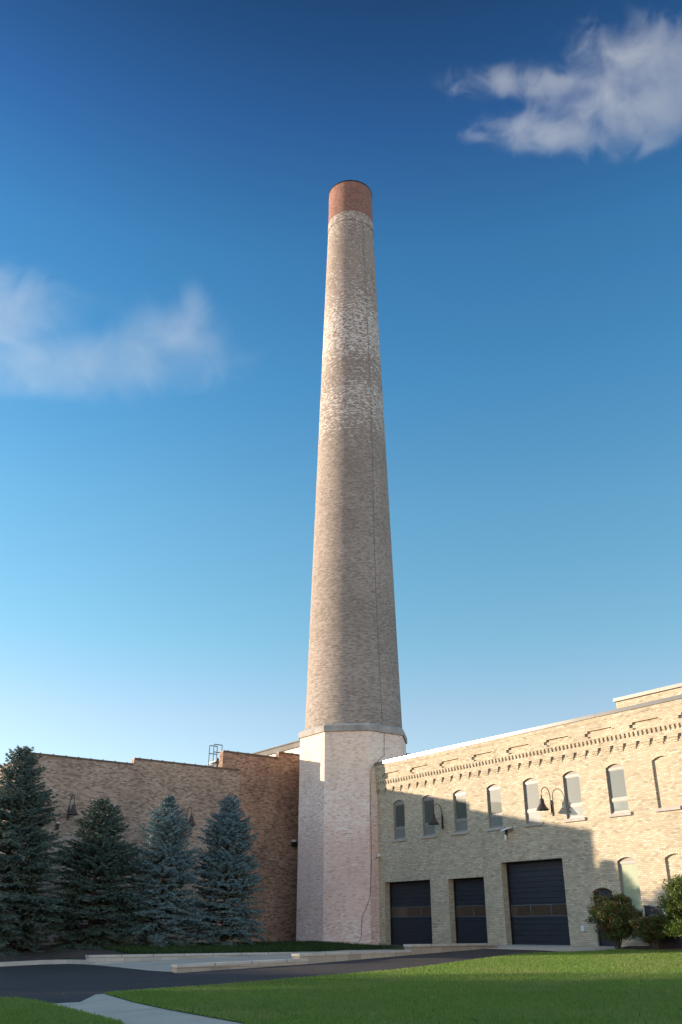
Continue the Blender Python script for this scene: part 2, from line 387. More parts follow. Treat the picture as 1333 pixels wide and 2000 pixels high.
def arch_fill(m, F, xa, xb, zb, zs, zt, o):
    pts, *_ = arch_pts(xa, xb, zs, zt)
    poly = [F(xa, o, zb), F(xb, o, zb)] + [F(p[0], o, p[1]) for p in reversed(pts)]
    m.face(poly)
# ================================================================== RIGHT BUILDING
RB = empty('brick_building', RW(9, 0, 1.), 'cream brick two-storey building with corbelled cornice, arched windows and three garage doors', 'building')
S1 = 34.0
WIN_X = [1.48, 4.11, 6.74, 9.39, 12.03, 14.70, 17.34, 19.93]
patches = []
WZ0, WZS, WZT = 6.57, 8.62, 8.78
REV = -.13
for i, x in enumerate(WIN_X): patches.append((x, x+1.03, WZ0, WZT, REV if i < 7 else -.09))
for k in range(1, 5): patches.append((WIN_X[-1]+2.65*k, WIN_X[-1]+2.65*k+1.03, WZ0, WZT, REV))
# ground floor openings
GD = [(.50, 4.54, .55, 4.25), (6.02, 8.76, .75, 4.22), (10.08, 14.15, .90, 4.84)]
for a, b, c, d in GD: patches.append((a, b, c, d, -.52))
PD = (15.75, 16.87, .9, 3.27, 3.44); patches.append((PD[0], PD[1], PD[2], PD[4], -.22))
LWN = (17.35, 18.39, 2.35, 4.50, 4.66); patches.append((LWN[0], LWN[1], LWN[2], LWN[4], REV))
LBL = [(19.88, 20.92), (22.4, 23.44), (25.0, 26.04)]
for a, b in LBL: patches.append((a, b, 2.35, 4.66, -.09))
# cornice
x = -7.0+.74*.0
k0 = 8.12
kk = -20
while True:
    xr = k0+.74*kk           # right edge of a corbel
    if xr > S1: break
    if xr > -7.2:
        patches += [(xr-.22, xr, 9.29, 9.39, .035), (xr-.33, xr+.05, 9.39, 9.49, .065), (xr-.44, xr+.10, 9.49, 9.60, .095)]
    kk += 1
patches.append((-8, S1, 9.60, 9.82, .10))
patches.append((-8, S1, 9.82, 10.04, .045))
q = -7.2
while q < S1:
    patches += [(q+.02, q+.165, 9.93, 10.04, .115), (q+.06, q+.165, 9.82, 9.93, .105)]; q += .2475
patches.append((-8, S1, 10.04, 10.80, .12))
for k in range(-5, 11):
    a = 8.52+2.64*k
    for xa, xb, za, zb in ((a+.17, a+1.62, 10.38, 10.47), (a, a+1.79, 10.22, 10.38), (a+.17, a+1.62, 10.12, 10.22)):
        patches.append((xa, xb, za, zb, .02))
patches += [(-8, S1, 10.80, 10.86, .135), (-8, S1, 10.86, 11.05, .15)]
wm = relief(RW, -JS-.4, S1, .2, 11.05, patches)
for i, x in enumerate(WIN_X+[WIN_X[-1]+2.65*k for k in range(1, 5)]): spandrels(wm, RW, x, x+1.03, WZS, WZT, 0, REV if i != 7 else -.09)
spandrels(wm, RW, PD[0], PD[1], PD[3], PD[4], 0, -.22)
spandrels(wm, RW, LWN[0], LWN[1], LWN[3], LWN[4], 0, REV)
for a, b in LBL: spandrels(wm, RW, a, b, 4.50, 4.66, 0, -.09)
wm.quad(RW(S1, .15, .2), RW(S1, -20, .2), RW(S1, -20, 11.05), RW(S1, .15, 11.05))
wm.quad(RW(S1, -20, .2), RW(-JS-.4, -20, .2), RW(-JS-.4, -20, 11.05), RW(S1, -20, 11.05))
wm.quad(RW(-JS-.4, -20, .2), RW(-JS-.4, 0, .2), RW(-JS-.4, 0, 11.05), RW(-JS-.4, -20, 11.05))
# raised parapet
wm.box(RW, 18.52, S1-.05, -.30, .13, 11.235, 11.57, skip='td')
wm.build('wall', M_CREAM, RB)
m = MB(); m.box(RW, -JS-.3, S1-.1, -19.8, -.3, 10.3, 10.6); m.build('roof', M_ROOF, RB)
m = MB()
m.box(RW, -.35, 18.5, -.32, .20, 11.053, 11.215)
for s_ in np.arange(2.2, 18, 3.0): m.box(RW, s_, s_+.04, -.325, .206, 11.049, 11.220)
m.build('coping', M_METAL_COPING, RB)
m = MB(); m.box(RW, 18.5, S1+.05, -.32, .20, 11.053, 11.232); m.build('coping', M_METAL_COPING, RB)
m = MB(); m.box(RW, 18.44, S1+.05, -.36, .22, 11.573, 11.73); m.box(RW, 21.0, 21.04, -.365, .225, 11.569, 11.734); m.build('coping', M_GREY_COPING, RB)
# windows
def window(x, w, z0, zs, zt, rail, glass_up, glass_lo, od=REV, sill=True):
    f = MB(); o = od+.045
    t = .055
    # box frame around, in front of the pane
    f.box(RW, x, x+t, od, o, z0, zs, skip='b'); f.box(RW, x+w-t, x+w, od, o, z0, zs, skip='b')
    f.box(RW, x+t, x+w-t, od, o, z0, z0+.07, skip='b'); f.box(RW, x+t, x+w-t, od, o, zs-.10, zs, skip='b')
    if rail: f.box(RW, x+t, x+w-t, od, o+.006, rail-.07, rail+.07, skip='b'); 
    # inner sash
    def sash(za, zb):
        s = .035; oo = od+.028
        f.box(RW, x+t, x+t+s, od, oo, za, zb, skip='b'); f.box(RW, x+w-t-s, x+w-t, od, oo, za, zb, skip='b')
        f.box(RW, x+t+s, x+w-t-s, od, oo, za, za+s, skip='b'); f.box(RW, x+t+s, x+w-t-s, od, oo, zb-s, zb, skip='b')
    if rail: sash(z0+.07, rail-.07); sash(rail+.07, zs-.10)
    else: sash(z0+.07, zs-.10)
    fo = f.build('window', M_FRAME, RB)
    h = MB(); arch_fill(h, RW, x+.002, x+w-.002, zs, zs+.001, zt-.004, o-.004); h.build('arched_head', M_FRAME_TYMP, fo)
    po = od+.012
    if rail:
        p = MB(); p.quad(RW(x+.02, po, rail), RW(x+w-.02, po, rail), RW(x+w-.02, po, zs-.05), RW(x+.02, po, zs-.05)); p.build('pane', glass_up, fo)
        p = MB(); p.quad(RW(x+.02, po, z0+.02), RW(x+w-.02, po, z0+.02), RW(x+w-.02, po, rail), RW(x+.02, po, rail)); p.build('pane', glass_lo, fo)
    else:
        p = MB(); p.quad(RW(x+.02, po, z0+.02), RW(x+w-.02, po, z0+.02), RW(x+w-.02, po, zs-.05), RW(x+.02, po, zs-.05)); p.build('pane', glass_up, fo)
    if sill:
        s = MB(); s.box(RW, x-.13, x+w+.13, -.03, .085, z0-.145, z0-.002); s.box(RW, x+.004, x+w-.004, od, -.031, z0-.05, z0-.002); s.build('sill', M_SILL, fo)
    return fo
for i, x in enumerate(WIN_X[:7]):
    window(x, 1.03, WZ0, WZS, WZT, 7.17, M_GLASS, M_GLASS_LOW)
for k in range(1, 5): window(WIN_X[-1]+2.65*k, 1.03, WZ0, WZS, WZT, 7.17, M_GLASS, M_GLASS_LOW)
m = MB(); m.box(RW, WIN_X[7]-.13, WIN_X[7]+1.16, -.03, .085, WZ0-.145, WZ0-.002); m.build('blind_window_sill', M_SILL, RB)
fo = window(LWN[0], LWN[1]-LWN[0], LWN[2], LWN[3], LWN[4], None, M_GLASS_GREEN, None)
for x in WIN_X: arch_ring(RW, x, x+1.03, WZS, WZT).build('brick_arch', M_CREAM_ARCH, RB)
for a, b, c, d in ((PD[0], PD[1], PD[3], PD[4]), (LWN[0], LWN[1], LWN[3], LWN[4]), (LBL[0][0], LBL[0][1], 4.50, 4.66)):
    arch_ring(RW, a, b, c, d).build('brick_arch', M_CREAM_ARCH, RB)
# personnel door
d = MB(); arch_fill(d, RW, PD[0]+.06, PD[1]-.06, PD[2]+.02, PD[3]-.02, PD[4]-.05, -.17)
d.box(RW, PD[0], PD[0]+.06, -.218, -.12, PD[2], PD[3]); d.box(RW, PD[1]-.06, PD[1], -.218, -.12, PD[2], PD[3])
d.box(RW, PD[0]+.06, PD[1]-.06, -.168, -.13, 3.02, 3.08)
do = d.build('door', M_DOOR, RB)
m = MB(); m.box(RW, 16.10, 16.40, -.168, -.155, 2.25, 2.75); m.build('pane', M_GLASS_DARK, do)
m = MB(); m.tube([RW(16.70, -.16, 1.95), RW(16.70, -.10, 1.95), RW(16.60, -.10, 1.95)], .012); m.build('handle', M_WHITE_MET, do)
# garage doors
def garage(x0, x1, z0, z1, npan, wz0, wz1):
    o = -.47
    d = MB(); zs = np.linspace(z0, z1, 9)
    rows = [z for z in zs]
    # sectional panels with a groove between, relief on the panel faces
    nsec = 8
    for a, b in zip(zs[:-1], zs[1:]):
        for u, v, oo in ((a+.018, (a+b)/2-.028, o), ((a+b)/2+.0, b-.018, o)):
            lo, hi = u, v
            if hi > wz0 and lo < wz1:
                for (p_, q_) in ((lo, min(hi, wz0)), (max(lo, wz1), hi)):
                    if q_-p_ > .02: d.box(RW, x0+.03, x1-.03, o-.04, oo, p_, q_)
            else: d.box(RW, x0+.03, x1-.03, o-.04, oo, lo, hi)
    d.box(RW, x0+.02, x1-.02, o-.06, o-.03, z0, z1)
    g = d.build('garage_door', M_DOOR, RB)
    f = MB(); f.box(RW, x0, x0+.05, o-.04, o+.09, z0, z1-.06); f.box(RW, x1-.05, x1, o-.04, o+.09, z0, z1-.06); f.box(RW, x0, x1, o-.04, o+.09, z1-.06, z1-.003); f.build('jamb', M_BLACK, g)
    w = (x1-x0-.12)/npan
    fr = MB()
    for k in range(npan+1): fr.box(RW, x0+.06+w*k-.025, x0+.06+w*k+.025, o-.014, o+.012, wz0, wz1)
    fr.box(RW, x0+.085, x1-.085, o-.014, o+.008, wz0-.001, wz0+.03); fr.box(RW, x0+.085, x1-.085, o-.014, o+.008, wz1-.03, wz1+.001)
    fr.build('glazing_bar', M_STEEL, g)
    for k in range(npan):
        p = MB(); a = x0+.06+w*k+.025; b = a+w-.05
        p.quad(RW(a, o-.008, wz0+.03), RW(b, o-.008, wz0+.03), RW(b, o-.008, wz1-.03), RW(a, o-.008, wz1-.03)); p.build('pane', M_GLASS_DARK, g)
garage(.50, 4.54, .70, 4.25, 3, 2.37, 2.92)
garage(6.02, 8.76, .82, 4.22, 2, 2.32, 2.88)
garage(10.08, 14.15, .95, 4.84, 3, 2.29, 2.83)
# concrete pier at the first garage jamb
m = MB(); m.box(RW, -.10, .50, .002, .10, .5, 1.02); m.build('concrete_plinth', M_CONC, RB)
# outlet box
m = MB(); m.box(RW, 14.95, 15.12, .001, .09, 1.62, 1.86); m.box(RW, 14.98, 15.09, .09, .11, 1.66, 1.82)
tag(m.build('outlet_box', M_WHITE_MET), 'small pale outlet box on the cream brick between big garage door and arched door', 'outlet box')
# ================================================================== CHIMNEY
CH = empty('chimney', OC+UZ*.9, 'very tall tapering round brick smokestack with red crown on an octagonal brick base', 'chimney')
af = atan2((n1+n2)[1], (n1+n2)[0])
def octv(a, z, extra=0):
    R8 = a/cos(pi/8); return [OC+np.array([R8*cos(af+pi/8+k*pi/4), R8*sin(af+pi/8+k*pi/4), z]) for k in range(8)]
def oct_prism(a0, z0, a1, z1, top=True):
    m = MB(); A, B = octv(a0, z0), octv(a1, z1)
    for k in range(8): m.quad(A[k], A[(k+1) % 8], B[(k+1) % 8], B[k])
    return m, A, B
m, _, B = oct_prism(3.40, .3, 3.39, 13.19); base = m.build('octagonal_base', M_OCT, CH)
m, A, B = oct_prism(3.49, 13.19, 3.49, 13.54)
ring = octv(3.3, 13.70)
for k in range(8): m.quad(B[k], B[(k+1) % 8], ring[(k+1) % 8], ring[k])
inner = octv(3.38, 13.185)
for k in range(8): m.quad(inner[k], inner[(k+1) % 8], A[(k+1) % 8], A[k])
m.build('concrete_band', M_CONC, base)
def Rz(z): return 3.265-(z-14.5)*.0300
m = MB(); zs = np.linspace(13.55, 57.1, 40); m.lathe(OC, [(Rz(z), z) for z in zs], 128, uvr=2.6)
m.build('shaft', M_SHAFT, CH, smooth=True, weld=True)
m = MB(); m.lathe(OC, [(Rz(57.1), 57.09), (2.02, 57.1), (1.985, 58.12), (1.86, 58.13)], 128, uvr=2.0); m.build('shaft_collar', M_SHAFT, CH)
m = MB(); m.lathe(OC, [(1.86, 58.10), (1.985, 58.125), (1.965, 58.25), (1.935, 61.55), (1.935, 61.6)], 128, uvr=2.0); cr = m.build('red_brick_crown', M_CROWN, CH)
m = MB(); m.lathe(OC, [(1.91, 61.59), (1.965, 61.6), (1.965, 61.70), (1.6, 61.74), (1.6, 59)], 96); m.build('metal_rim', M_BLACK, cr)
# lightning conductor on the shaft: survey points -> surface of the cone
def on_shaft(ang, z, off=.02): return OC+np.array([(Rz(z)+off)*cos(ang), (Rz(z)+off)*sin(ang), z])
ca = atan2(-cos(radians(33)), sin(radians(33)))
m = MB(); m.tube([on_shaft(ca+.03*sin(z*.2), z) for z in np.linspace(13.7, 57, 60)], .011, 5)
m.build('lightning_conductor', M_GREY_COPING, CH)
# cable down the octagon base: on the right face then across the front face
nfr = n2; nff = (n1+n2)/sqrt(2)
def onface(n, px, py, off=.03):
    return hit(OC+n*(3.40+off), n, px, py)
pr = [(751, 1421), (751, 1476), (741, 1484), (727, 1500), (724, 1530), (725, 1600), (726, 1680), (724, 1735), (722, 1755)]
pf = [(721, 1758), (714, 1778), (707.5, 1790), (706, 1812), (707, 1826), (702, 1838), (694, 1849)]
P1 = [onface(nfr, *p) for p in pr]; P2 = [onface(nff, *p) for p in pf]
def densify(P, jit=.015):
    out = []
    for a, b in zip(P[:-1], P[1:]):
        n = max(2, int(np.linalg.norm(b-a)/.5))
        for i in range(n):
            p = a+(b-a)*i/n; h = np.array([random.uniform(-jit, jit), random.uniform(-jit, jit), 0]); out.append(p+h*(i > 0))
    return out+[P[-1]]
m = MB(); m.tube(densify(P1+P2), .012, 6); m.build('black_cable', M_BLACK, CH)
# ================================================================== LEFT BUILDING
LB = empty('brick_building', LW(-12, 0, .9), 'long brown brick building with stepped parapet behind the spruce trees', 'building')
tA, tB, tBL, tCr, tC, tD = .98, 2.60, 6.90, 5.63, 13.10, 20.0
zA, zB, zC, zD = 12.75, 12.38, 11.25, 10.90
m = relief(LW, -tD, -tCr, .2, zC-.12, [(-tD-1, -tC, zD-.12, zC, -20.)] )
m = MB()
m.box(LW, -tD, -tC, -.35, 0, .2, zD-.12, skip='dt'); m.box(LW, -tC, -tCr, -.35, 0, .2, zC-.12, skip='dtl')
m.box(LW, -tC, -tC+.001, -.35, 0, zD-.12, zC-.12, skip='dfb')
m.quad(LW(-tD, -22, .2), LW(-tD, -.35, .2), LW(-tD, -.35, zD-.4), LW(-tD, -22, zD-.4))
m.quad(LW(0, -22, .2), LW(-tD, -22, .2), LW(-tD, -22, zD-.4), LW(0, -22, zD-.4))
m.build('wall', M_BROWN, LB)
m = MB()
m.box(LW, -tBL, -tB, -.55, -.14, .2, zB-.10, skip='dt'); m.box(LW, -tB, .3, -.55, -.14, .2, zA-.10, skip='dt')
m.build('taller_wall', M_ORANGE, LB)
def tile_coping(x0, x1, o0, o1, z):
    m = MB(); m.box(LW, x0, x1, o0-.04, o1+.04, z-.12, z-.02)
    q = x0+.3
    while q < x1: m.box(LW, q, q+.09, o0-.06, o1+.06, z-.13, z+.01); q += .76
    m.build('clay_tile_coping', M_TILE_COPING, LB)
tile_coping(-tD, -tC-.02, -.35, 0, zD); tile_coping(-tC, -tCr, -.35, 0, zC); tile_coping(-tBL, -tB-.02, -.55, -.14, zB); tile_coping(-tB, .3, -.55, -.14, zA)
m = MB(); m.box(LW, -tD+.02, .2, -21.9, -.36, zD-.8, zD-.45); m.build('roof', M_ROOF, LB)
# ---- white sided building behind
sW, zW = survR(586, 1447, o=.33)
WB = empty('white_building', RW(-20, 1, .9), 'white sided building with grey roof edge just showing behind the brown brick parapet', 'building')
m = MB(); nb = 48
for k in range(nb):
    x0, x1 = -JS-26+k*.55, -JS-26+(k+1)*.55
    if x1 > -JS-.2: break
    m.box(RW, x0, x0+.47, -.2, .33, .5, zW-.42, skip='db'); m.box(RW, x0+.47, x1, -.2, .315, .5, zW-.42, skip='dblr')
m.box(RW, -JS-26, -JS-.25, -14, -.2, .5, zW-.42, skip='f')
m.build('siding_wall', M_SIDING, WB)
m = MB(); m.box(RW, -JS-26.2, -JS-.20, -14.2, .45, zW-.42, zW-.07); m.box(RW, -JS-26.3, -JS-.15, -14.3, .53, zW-.07, zW); m.build('roof_edge', M_ROOF, WB)
# ---- roof safety frame
x0f, ztop = survL(426, 1453, -4.1)
FR = empty('roof_ladder_frame', LW(x0f, -4.3, zC-.8), 'grey steel open frame standing on the brown brick roof beside the taller parapet', 'frame')
def rect_frame(x0, x1, o, z0, z1, zmid):
    m = MB(); r = .035
    for x in (x0, x1): m.tube([LW(x, o, z0), LW(x, o, z1)], r, 6)
    for z in (z1, zmid): m.tube([LW(x0, o, z), LW(x1, o, z)], r, 6)
    return m
xa, za = survL(418.5, 1453.5, -4.); xb, _ = survL(434.5, 1454, -4.); _, zm = survL(426, 1469.5, -4.); zr = zD-.45
rect_frame(xa, xb, -4., zr, za, zm).build('rail_frame', M_STEEL, FR)
xa2, za2 = survL(410, 1456, -5.); xb2, _ = survL(425, 1457, -5.); _, zm2 = survL(417, 1472.5, -5.)
rect_frame(xa2, xb2, -5., zr, za2, zm2).build('rail_frame', M_STEEL, FR)
_, zp = survL(424, 1489, -4.4)
m = MB(); m.box(LW, xa2+.0, xb, -4.96, -4.04, zp-.03, zp+.03); m.build('platform', M_GREY_COPING, FR)
m = MB(); m.lathe(LW(xb-.15, -4.3, 0), [(.0, zp+.28), (.10, zp+.26), (.12, zp+.04), (.05, zp-.3), (.05, zr)], 12); m.build('vent_pipe', M_BRONZE, FR)
# ================================================================== WALL LAMPS
def make_lamp(F, x, z, label):
    """x: along wall, z: bottom of the bell; the bell hangs .71 m out."""
    e = empty('wall_lamp', F(x, 0, z), label, 'wall lamp', 'gooseneck bell lamps on the brick walls')
    m = MB(); m.box(F, x-.035, x+.035, .001, .06, z-.22, z+.52); m.box(F, x-.05, x+.05, .001, .075, z+.32, z+.44); m.box(F, x-.05, x+.05, .001, .075, z-.15, z-.05)
    m.build('bracket', M_BRONZE, e)
    m = MB(); pts = [F(x, .08, z-.1), F(x, .08, z+.40), F(x, .08, z+.70)]
    for k in range(1, 13):
        a = pi-pi*k/12; pts.append(F(x, .395+.315*cos(a), z+.70+.42*sin(a)))
    pts.append(F(x, .71, z+.62)); m.tube(pts, .021, 8); m.build('gooseneck', M_BRONZE, e, smooth=True)
    m = MB(); c = F(x, .71, 0)
    prof = [(.0, z+.68), (.045, z+.66), (.035, z+.60), (.05, z+.55), (.095, z+.53), (.115, z+.47), (.12, z+.33), (.15, z+.27), (.19, z+.19), (.26, z+.09), (.315, z+.02), (.32, z), (.305, z+.005), (.25, z+.09), (.12, z+.24), (0, z+.25)]
    m.lathe(c, prof, 28); sh = m.build('bell_shade', M_BRONZE, e, smooth=True)
    m = MB(); m.lathe(c, [(0, z+.02), (.05, z+.04), (.07, z+.10), (.05, z+.2), (0, z+.24)], 12); m.build('bulb', M_WHITE_MET, sh, smooth=True)
    return e
make_lamp(RW, 5.82, 7.03, 'bell lamp in front of the second arched window of the cream building')
make_lamp(RW, 13.84, 7.02, 'sunlit bell lamp above the largest garage door casting a lamp-shaped shadow')
xl, zl = survL(363, 1614, 0); make_lamp(LW, xl, zl, 'bell lamp on brown brick between the two right-hand spruces')
xl, zl = survL(133.5, 1594, 0); make_lamp(LW, xl, zl, 'bell lamp on brown brick half hidden by the second spruce from the left')
# small fixtures
m = MB(); x, z = survL(112.6, 1613, .1); m.lathe(LW(x, .14, 0), [(0, z-.20), (.09, z-.20), (.09, z+.12), (0, z+.13)], 14); m.box(LW, x-.04, x+.04, .001, .06, z-.05, z+.05)
e = m.build('wall_light', M_BLACK); tag(e, 'small black cylinder light on brown brick beside the tallest spruce', 'wall light')
m = MB(); m.lathe(LW(x, .14, 0), [(.0, z+.20), (.085, z+.19), (.095, z+.13), (.0, z+.131)], 14); m.build('white_cap', M_WHITE_MET, e)
x, z = survL(577.5, 1648, .1)
m = MB(); m.box(LW, x-.16, x+.14, .001-.14, .12, z-.18, z+.12); e = m.build('wall_pack_light', M_BLACK); tag(e, 'small black box light on brown brick against the chimney base', 'wall light')
m = MB(); m.box(LW, x-.14, x+.02, -.139, .13, z+.122, z+.25); m.build('white_top', M_WHITE_MET, e)
def sec_cam(F, x, z, label):
    e = empty('security_camera', F(x, 0, z), label, 'security camera')
    m = MB(); m.lathe(F(x, .10, 0), [(0, z+.16), (.07, z+.16), (.075, z+.04), (.05, z-.0), (0, z)], 14); m.box(F, x-.05, x+.05, .001, .1, z+.03, z+.14); m.build('housing', M_WHITE_MET, e, smooth=False)
    m = MB(); m.tube([F(x, .10, z+.06), F(x+.08, .30, z-.02)], [.055, .05], 10); b = m.build('barrel', M_WHITE_MET, e)
    m = MB(); m.tube([F(x+.08, .301, z-.02), F(x+.084, .31, z-.022)], .04, 10); m.build('lens', M_BLACK, b)
sec_cam(RW, .12, 5.68, 'white security camera where the cream wall meets the chimney base')
xf, zf = survR(988, 1632, .1)
FL = empty('flood_light', RW(xf, 0, zf), 'pale flood light with hanging sensor on cream wall below fourth window', 'flood light')
m = MB(); m.box(RW, xf-.06, xf+.06, .001, .08, zf+.02, zf+.34); m.tube([RW(xf, .08, zf+.25), RW(xf+.08, .2, zf+.2)], .025, 8); m.build('mount', M_BLACK, FL)
m = MB()
a = [RW(xf-.02, .12, zf+.30), RW(xf+.50, .12, zf+.36), RW(xf+.50, .50, zf+.24), RW(xf+.02, .50, zf+.18)]
b = [p+UZ*.05 for p in a]
m.face(a[::-1]); m.face(b)
for k in range(4): m.quad(a[k], a[(k+1) % 4], b[(k+1) % 4], b[k])
m.build('light_head', M_WHITE_MET, FL)
m = MB(); m.tube([RW(xf+.03, .14, zf+.02), RW(xf+.07, .20, zf-.26)], [.05, .045], 10); m.build('sensor', M_WHITE_MET, FL)
# ================================================================== GROUND
def sheet(name, pts, mat, zf, kind='structure', cell=1.0, thick=0, **kw):
    """pts: plan polygon (x, y); z from zf(P)."""
    bm = bmesh.new(); vs = [bm.verts.new((p[0], p[1], 0)) for p in pts]; f = bm.faces.new(vs)
    if f.normal.z < 0 or True:
        bm.normal_update(); bm.faces.ensure_lookup_table()
        if bm.faces[0].normal.z < 0: bmesh.ops.reverse_faces(bm, faces=bm.faces[:])
    xs = [p[0] for p in pts]; ys = [p[1] for p in pts]
    if cell:
        for axis, lo, hi in ((0, min(xs), max(xs)), (1, min(ys), max(ys))):
            v = lo+cell
            while v < hi:
                bmesh.ops.bisect_plane(bm, geom=bm.verts[:]+bm.edges[:]+bm.faces[:], plane_co=(v, 0, 0) if axis == 0 else (0, v, 0), plane_no=(1, 0, 0) if axis == 0 else (0, 1, 0)); v += cell
    for v in bm.verts: v.co.z = zf((v.co.x, v.co.y, 0))
    me = bpy.data.meshes.new(name); bm.to_mesh(me); bm.free(); me.materials.append(mat)
    o = bpy.data.objects.new(name, me); COL.objects.link(o); tag(o, kind=kind, **kw); return o
def RP(o, s): p = RW(s, o, 0); return (p[0], p[1])
# base ground to the horizon
m = MB()
def gz(o): return (1.0-SL*max(0, min(o, 60)))-.07
for oa, ob in ((-900, 0), (0, 60), (60, 1200)):
    m.quad(RW(-900, oa, gz(oa)), RW(-900, ob, gz(ob)), RW(1200, ob, gz(ob)), RW(1200, oa, gz(oa)))
g = m.build('ground', M_EARTH); tag(g, kind='structure')
SG = lambda *a: [tuple(survG(*p)[:2]) for p in a]
lawn_edge = [(204, 1941.7), (300, 1935), (400, 1928), (500, 1920), (640, 1908), (730, 1900.5), (800, 1893.5), (870, 1884.5), (940, 1874.5), (1000, 1867), (1060, 1862.3), (1121, 1860.5)]
kerb_top = [(-260, 1905), (-120, 1896), (0, 1888), (85, 1883.5), (130, 1882.5), (172, 1883.5)]
ramp_edge = [(172, 1883.5), (230, 1889), (290, 1895.5), (345, 1900.5)]
asph = SG(*kerb_top[:-1], *ramp_edge) + [RP(15.4, 14.95), RP(8.7, 13.25), RP(4.6, 11.85)] + SG((947, 1853.5), (1060, 1857), (1121, 1860.5)) + SG(*lawn_edge[::-1][1:]) + SG((187, 1943), (157, 1958), (92, 1961.5), (37, 1952), (0, 1951.5), (-200, 1952))
ZL = lambda k: (lambda P: G(P)+k)
sheet('driveway', asph, M_ASPHALT, ZL(.0), cell=0)
# walkway
walk = SG((187, 1943), (204, 1941.7), (262, 1959), (337, 1975), (474, 2000)) + [(-1.0, 14.5), (-.3, 8), (-2.2, 8), (-2.9, 14.5)] + SG((240, 2000), (187, 1986), (92, 1961.5), (157, 1958))
sheet('walkway', walk, M_CONCRETE, ZL(.008), cell=0)
# walkway joints
mj = MB()
for (a, b) in (((205, 1982), (330, 1968)), ((120, 1966), (215, 1953))):
    A = survG(*a); B = survG(*b); dv = (B-A)/np.linalg.norm(B-A); w = np.array([-dv[1], dv[0], 0])*.012
    A = A+UZ*.012; B = B+UZ*.012; mj.quad(A-w, B-w, B+w, A+w)
tag(mj.build('walkway_joints', M_GREY_COPING), kind='structure')
LAWN_R = SG(*lawn_edge) + SG((1176, 1858.5), (1207, 1856)) + [RP(3.0, 22), RP(3.0, 30), RP(3, 40), (22, 5), (0.2, 5)] + [(-.25, 8), (-.95, 14.5)] + SG((474, 2000), (337, 1975), (262, 1959))
LAWN_L = SG((37, 1952), (92, 1961.5), (187, 1986), (240, 2000)) + [(-3.0, 14.5), (-2.3, 8), (-14, 8), (-22, 22)] + SG((-200, 1952), (0, 1951.5))
sheet('lawn_ground', LAWN_R, M_TURF, ZL(.02), cell=0)
sheet('lawn_ground', LAWN_L, M_TURF, ZL(.02), cell=0)
# concrete apron at the doors, court and pedestrian ramp
slab = SG((947, 1853.5), (1060, 1857), (1121, 1860.5), (1176, 1858.5), (1207, 1856)) + [RP(0, 17.4), RP(-.6, 17.4), RP(-.6, 9.6), RP(2.2, 9.6)]
sheet('door_apron', slab, M_CONCRETE, ZL(.014), cell=0)
court = [RP(-.6, -2), RP(-.6, 9.6), RP(2.2, 9.6), RP(2.2, 11.7), RP(4.6, 11.6), RP(8.7, 13.0), RP(15.4, 14.7), RP(20.6, 14.6)] + SG((290, 1895.5), (230, 1889), (172, 1883.5)) + [RP(20.1, 6.05), RP(2.2, 6.0), RP(2.2, -2)]
def court_z(P):
    return min(G(P), .79) + .002 if OS((P[0], P[1], 0))[0] < 9 else G(P)+.002
sheet('court_pavement', court, M_CONCRETE, court_z, cell=1.0)
# planting bed behind the low wall
_kx = [survG(*p)[0] for p in kerb_top]; _ky = [survG(*p)[1] for p in kerb_top]
def bed_z(P):
    o, s = OS((P[0], P[1], 0)); e = min(1, max(0, (6.-s)/9.0)); t = min(1, max(0, (o-19.5)/.5)); zf = .68*(1-t)+(G(P)+.10)*t
    e = e*(1-t)+t*min(1, max(0, (P[1]-float(np.interp(P[0], _kx, _ky)))/9.0))
    return zf+(.98-zf)*e**.9
bedpoly = [RP(2.3, -2.5), RP(2.3, 5.9), RP(20.0, 5.9)] + [tuple(survG(*p)[:2]+np.array([.0, .12])) for p in kerb_top[::-1]] + [(-33, 40), (-33, 56)] + [tuple(LW(-tD, .0, 0)[:2]), tuple(LW(0, .0, 0)[:2]), tuple(LW(0, -2.5, 0)[:2])]
bedpoly = [RP(2.3, -6), RP(2.3, 5.9), RP(20.0, 5.9)] + [tuple(survG(*p)[:2]+np.array([0, .12])) for p in kerb_top[::-1]] + [(-33, 38), (-33, 66)] + [RP(28, -JS-.3), RP(2.3, -JS-.3)]
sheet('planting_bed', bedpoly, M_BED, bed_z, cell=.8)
soil = [tuple(survG(*p)[:2]+np.array([0, .14])) for p in kerb_top] + [RP(19.9, 5.6), RP(18.2, 5.4), RP(17.5, 2.5), RP(17.8, -3), (-20, 52), (-30, 48)]
sheet('mulch_bed', soil, M_SOIL, lambda P: bed_z(P)+.02, cell=.8)
mulch = SG((1207, 1856)) + [RP(3.0, 22), RP(3.0, 30), RP(3.0, 33), RP(0, 33), RP(0, 17.4)]
sheet('mulch_bed', mulch, M_SOIL, ZL(.05), cell=.5)
# kerb along the bed
m = MB(); kp = [survG(*p) for p in kerb_top]
for a, b in zip(kp[:-1], kp[1:]):
    dv = (b-a)/np.linalg.norm(b-a); w = np.array([-dv[1], dv[0], 0])*.18
    a2, b2 = a+w, b+w; h = UZ*.16; lo = UZ*.1
    m.quad(a-lo, b-lo, b+h, a+h); m.quad(a+h, b+h, b2+h, a2+h); m.quad(b2-lo, a2-lo, a2+h, b2+h)
k = m.build('kerb', M_CAP); tag(k, kind='structure')
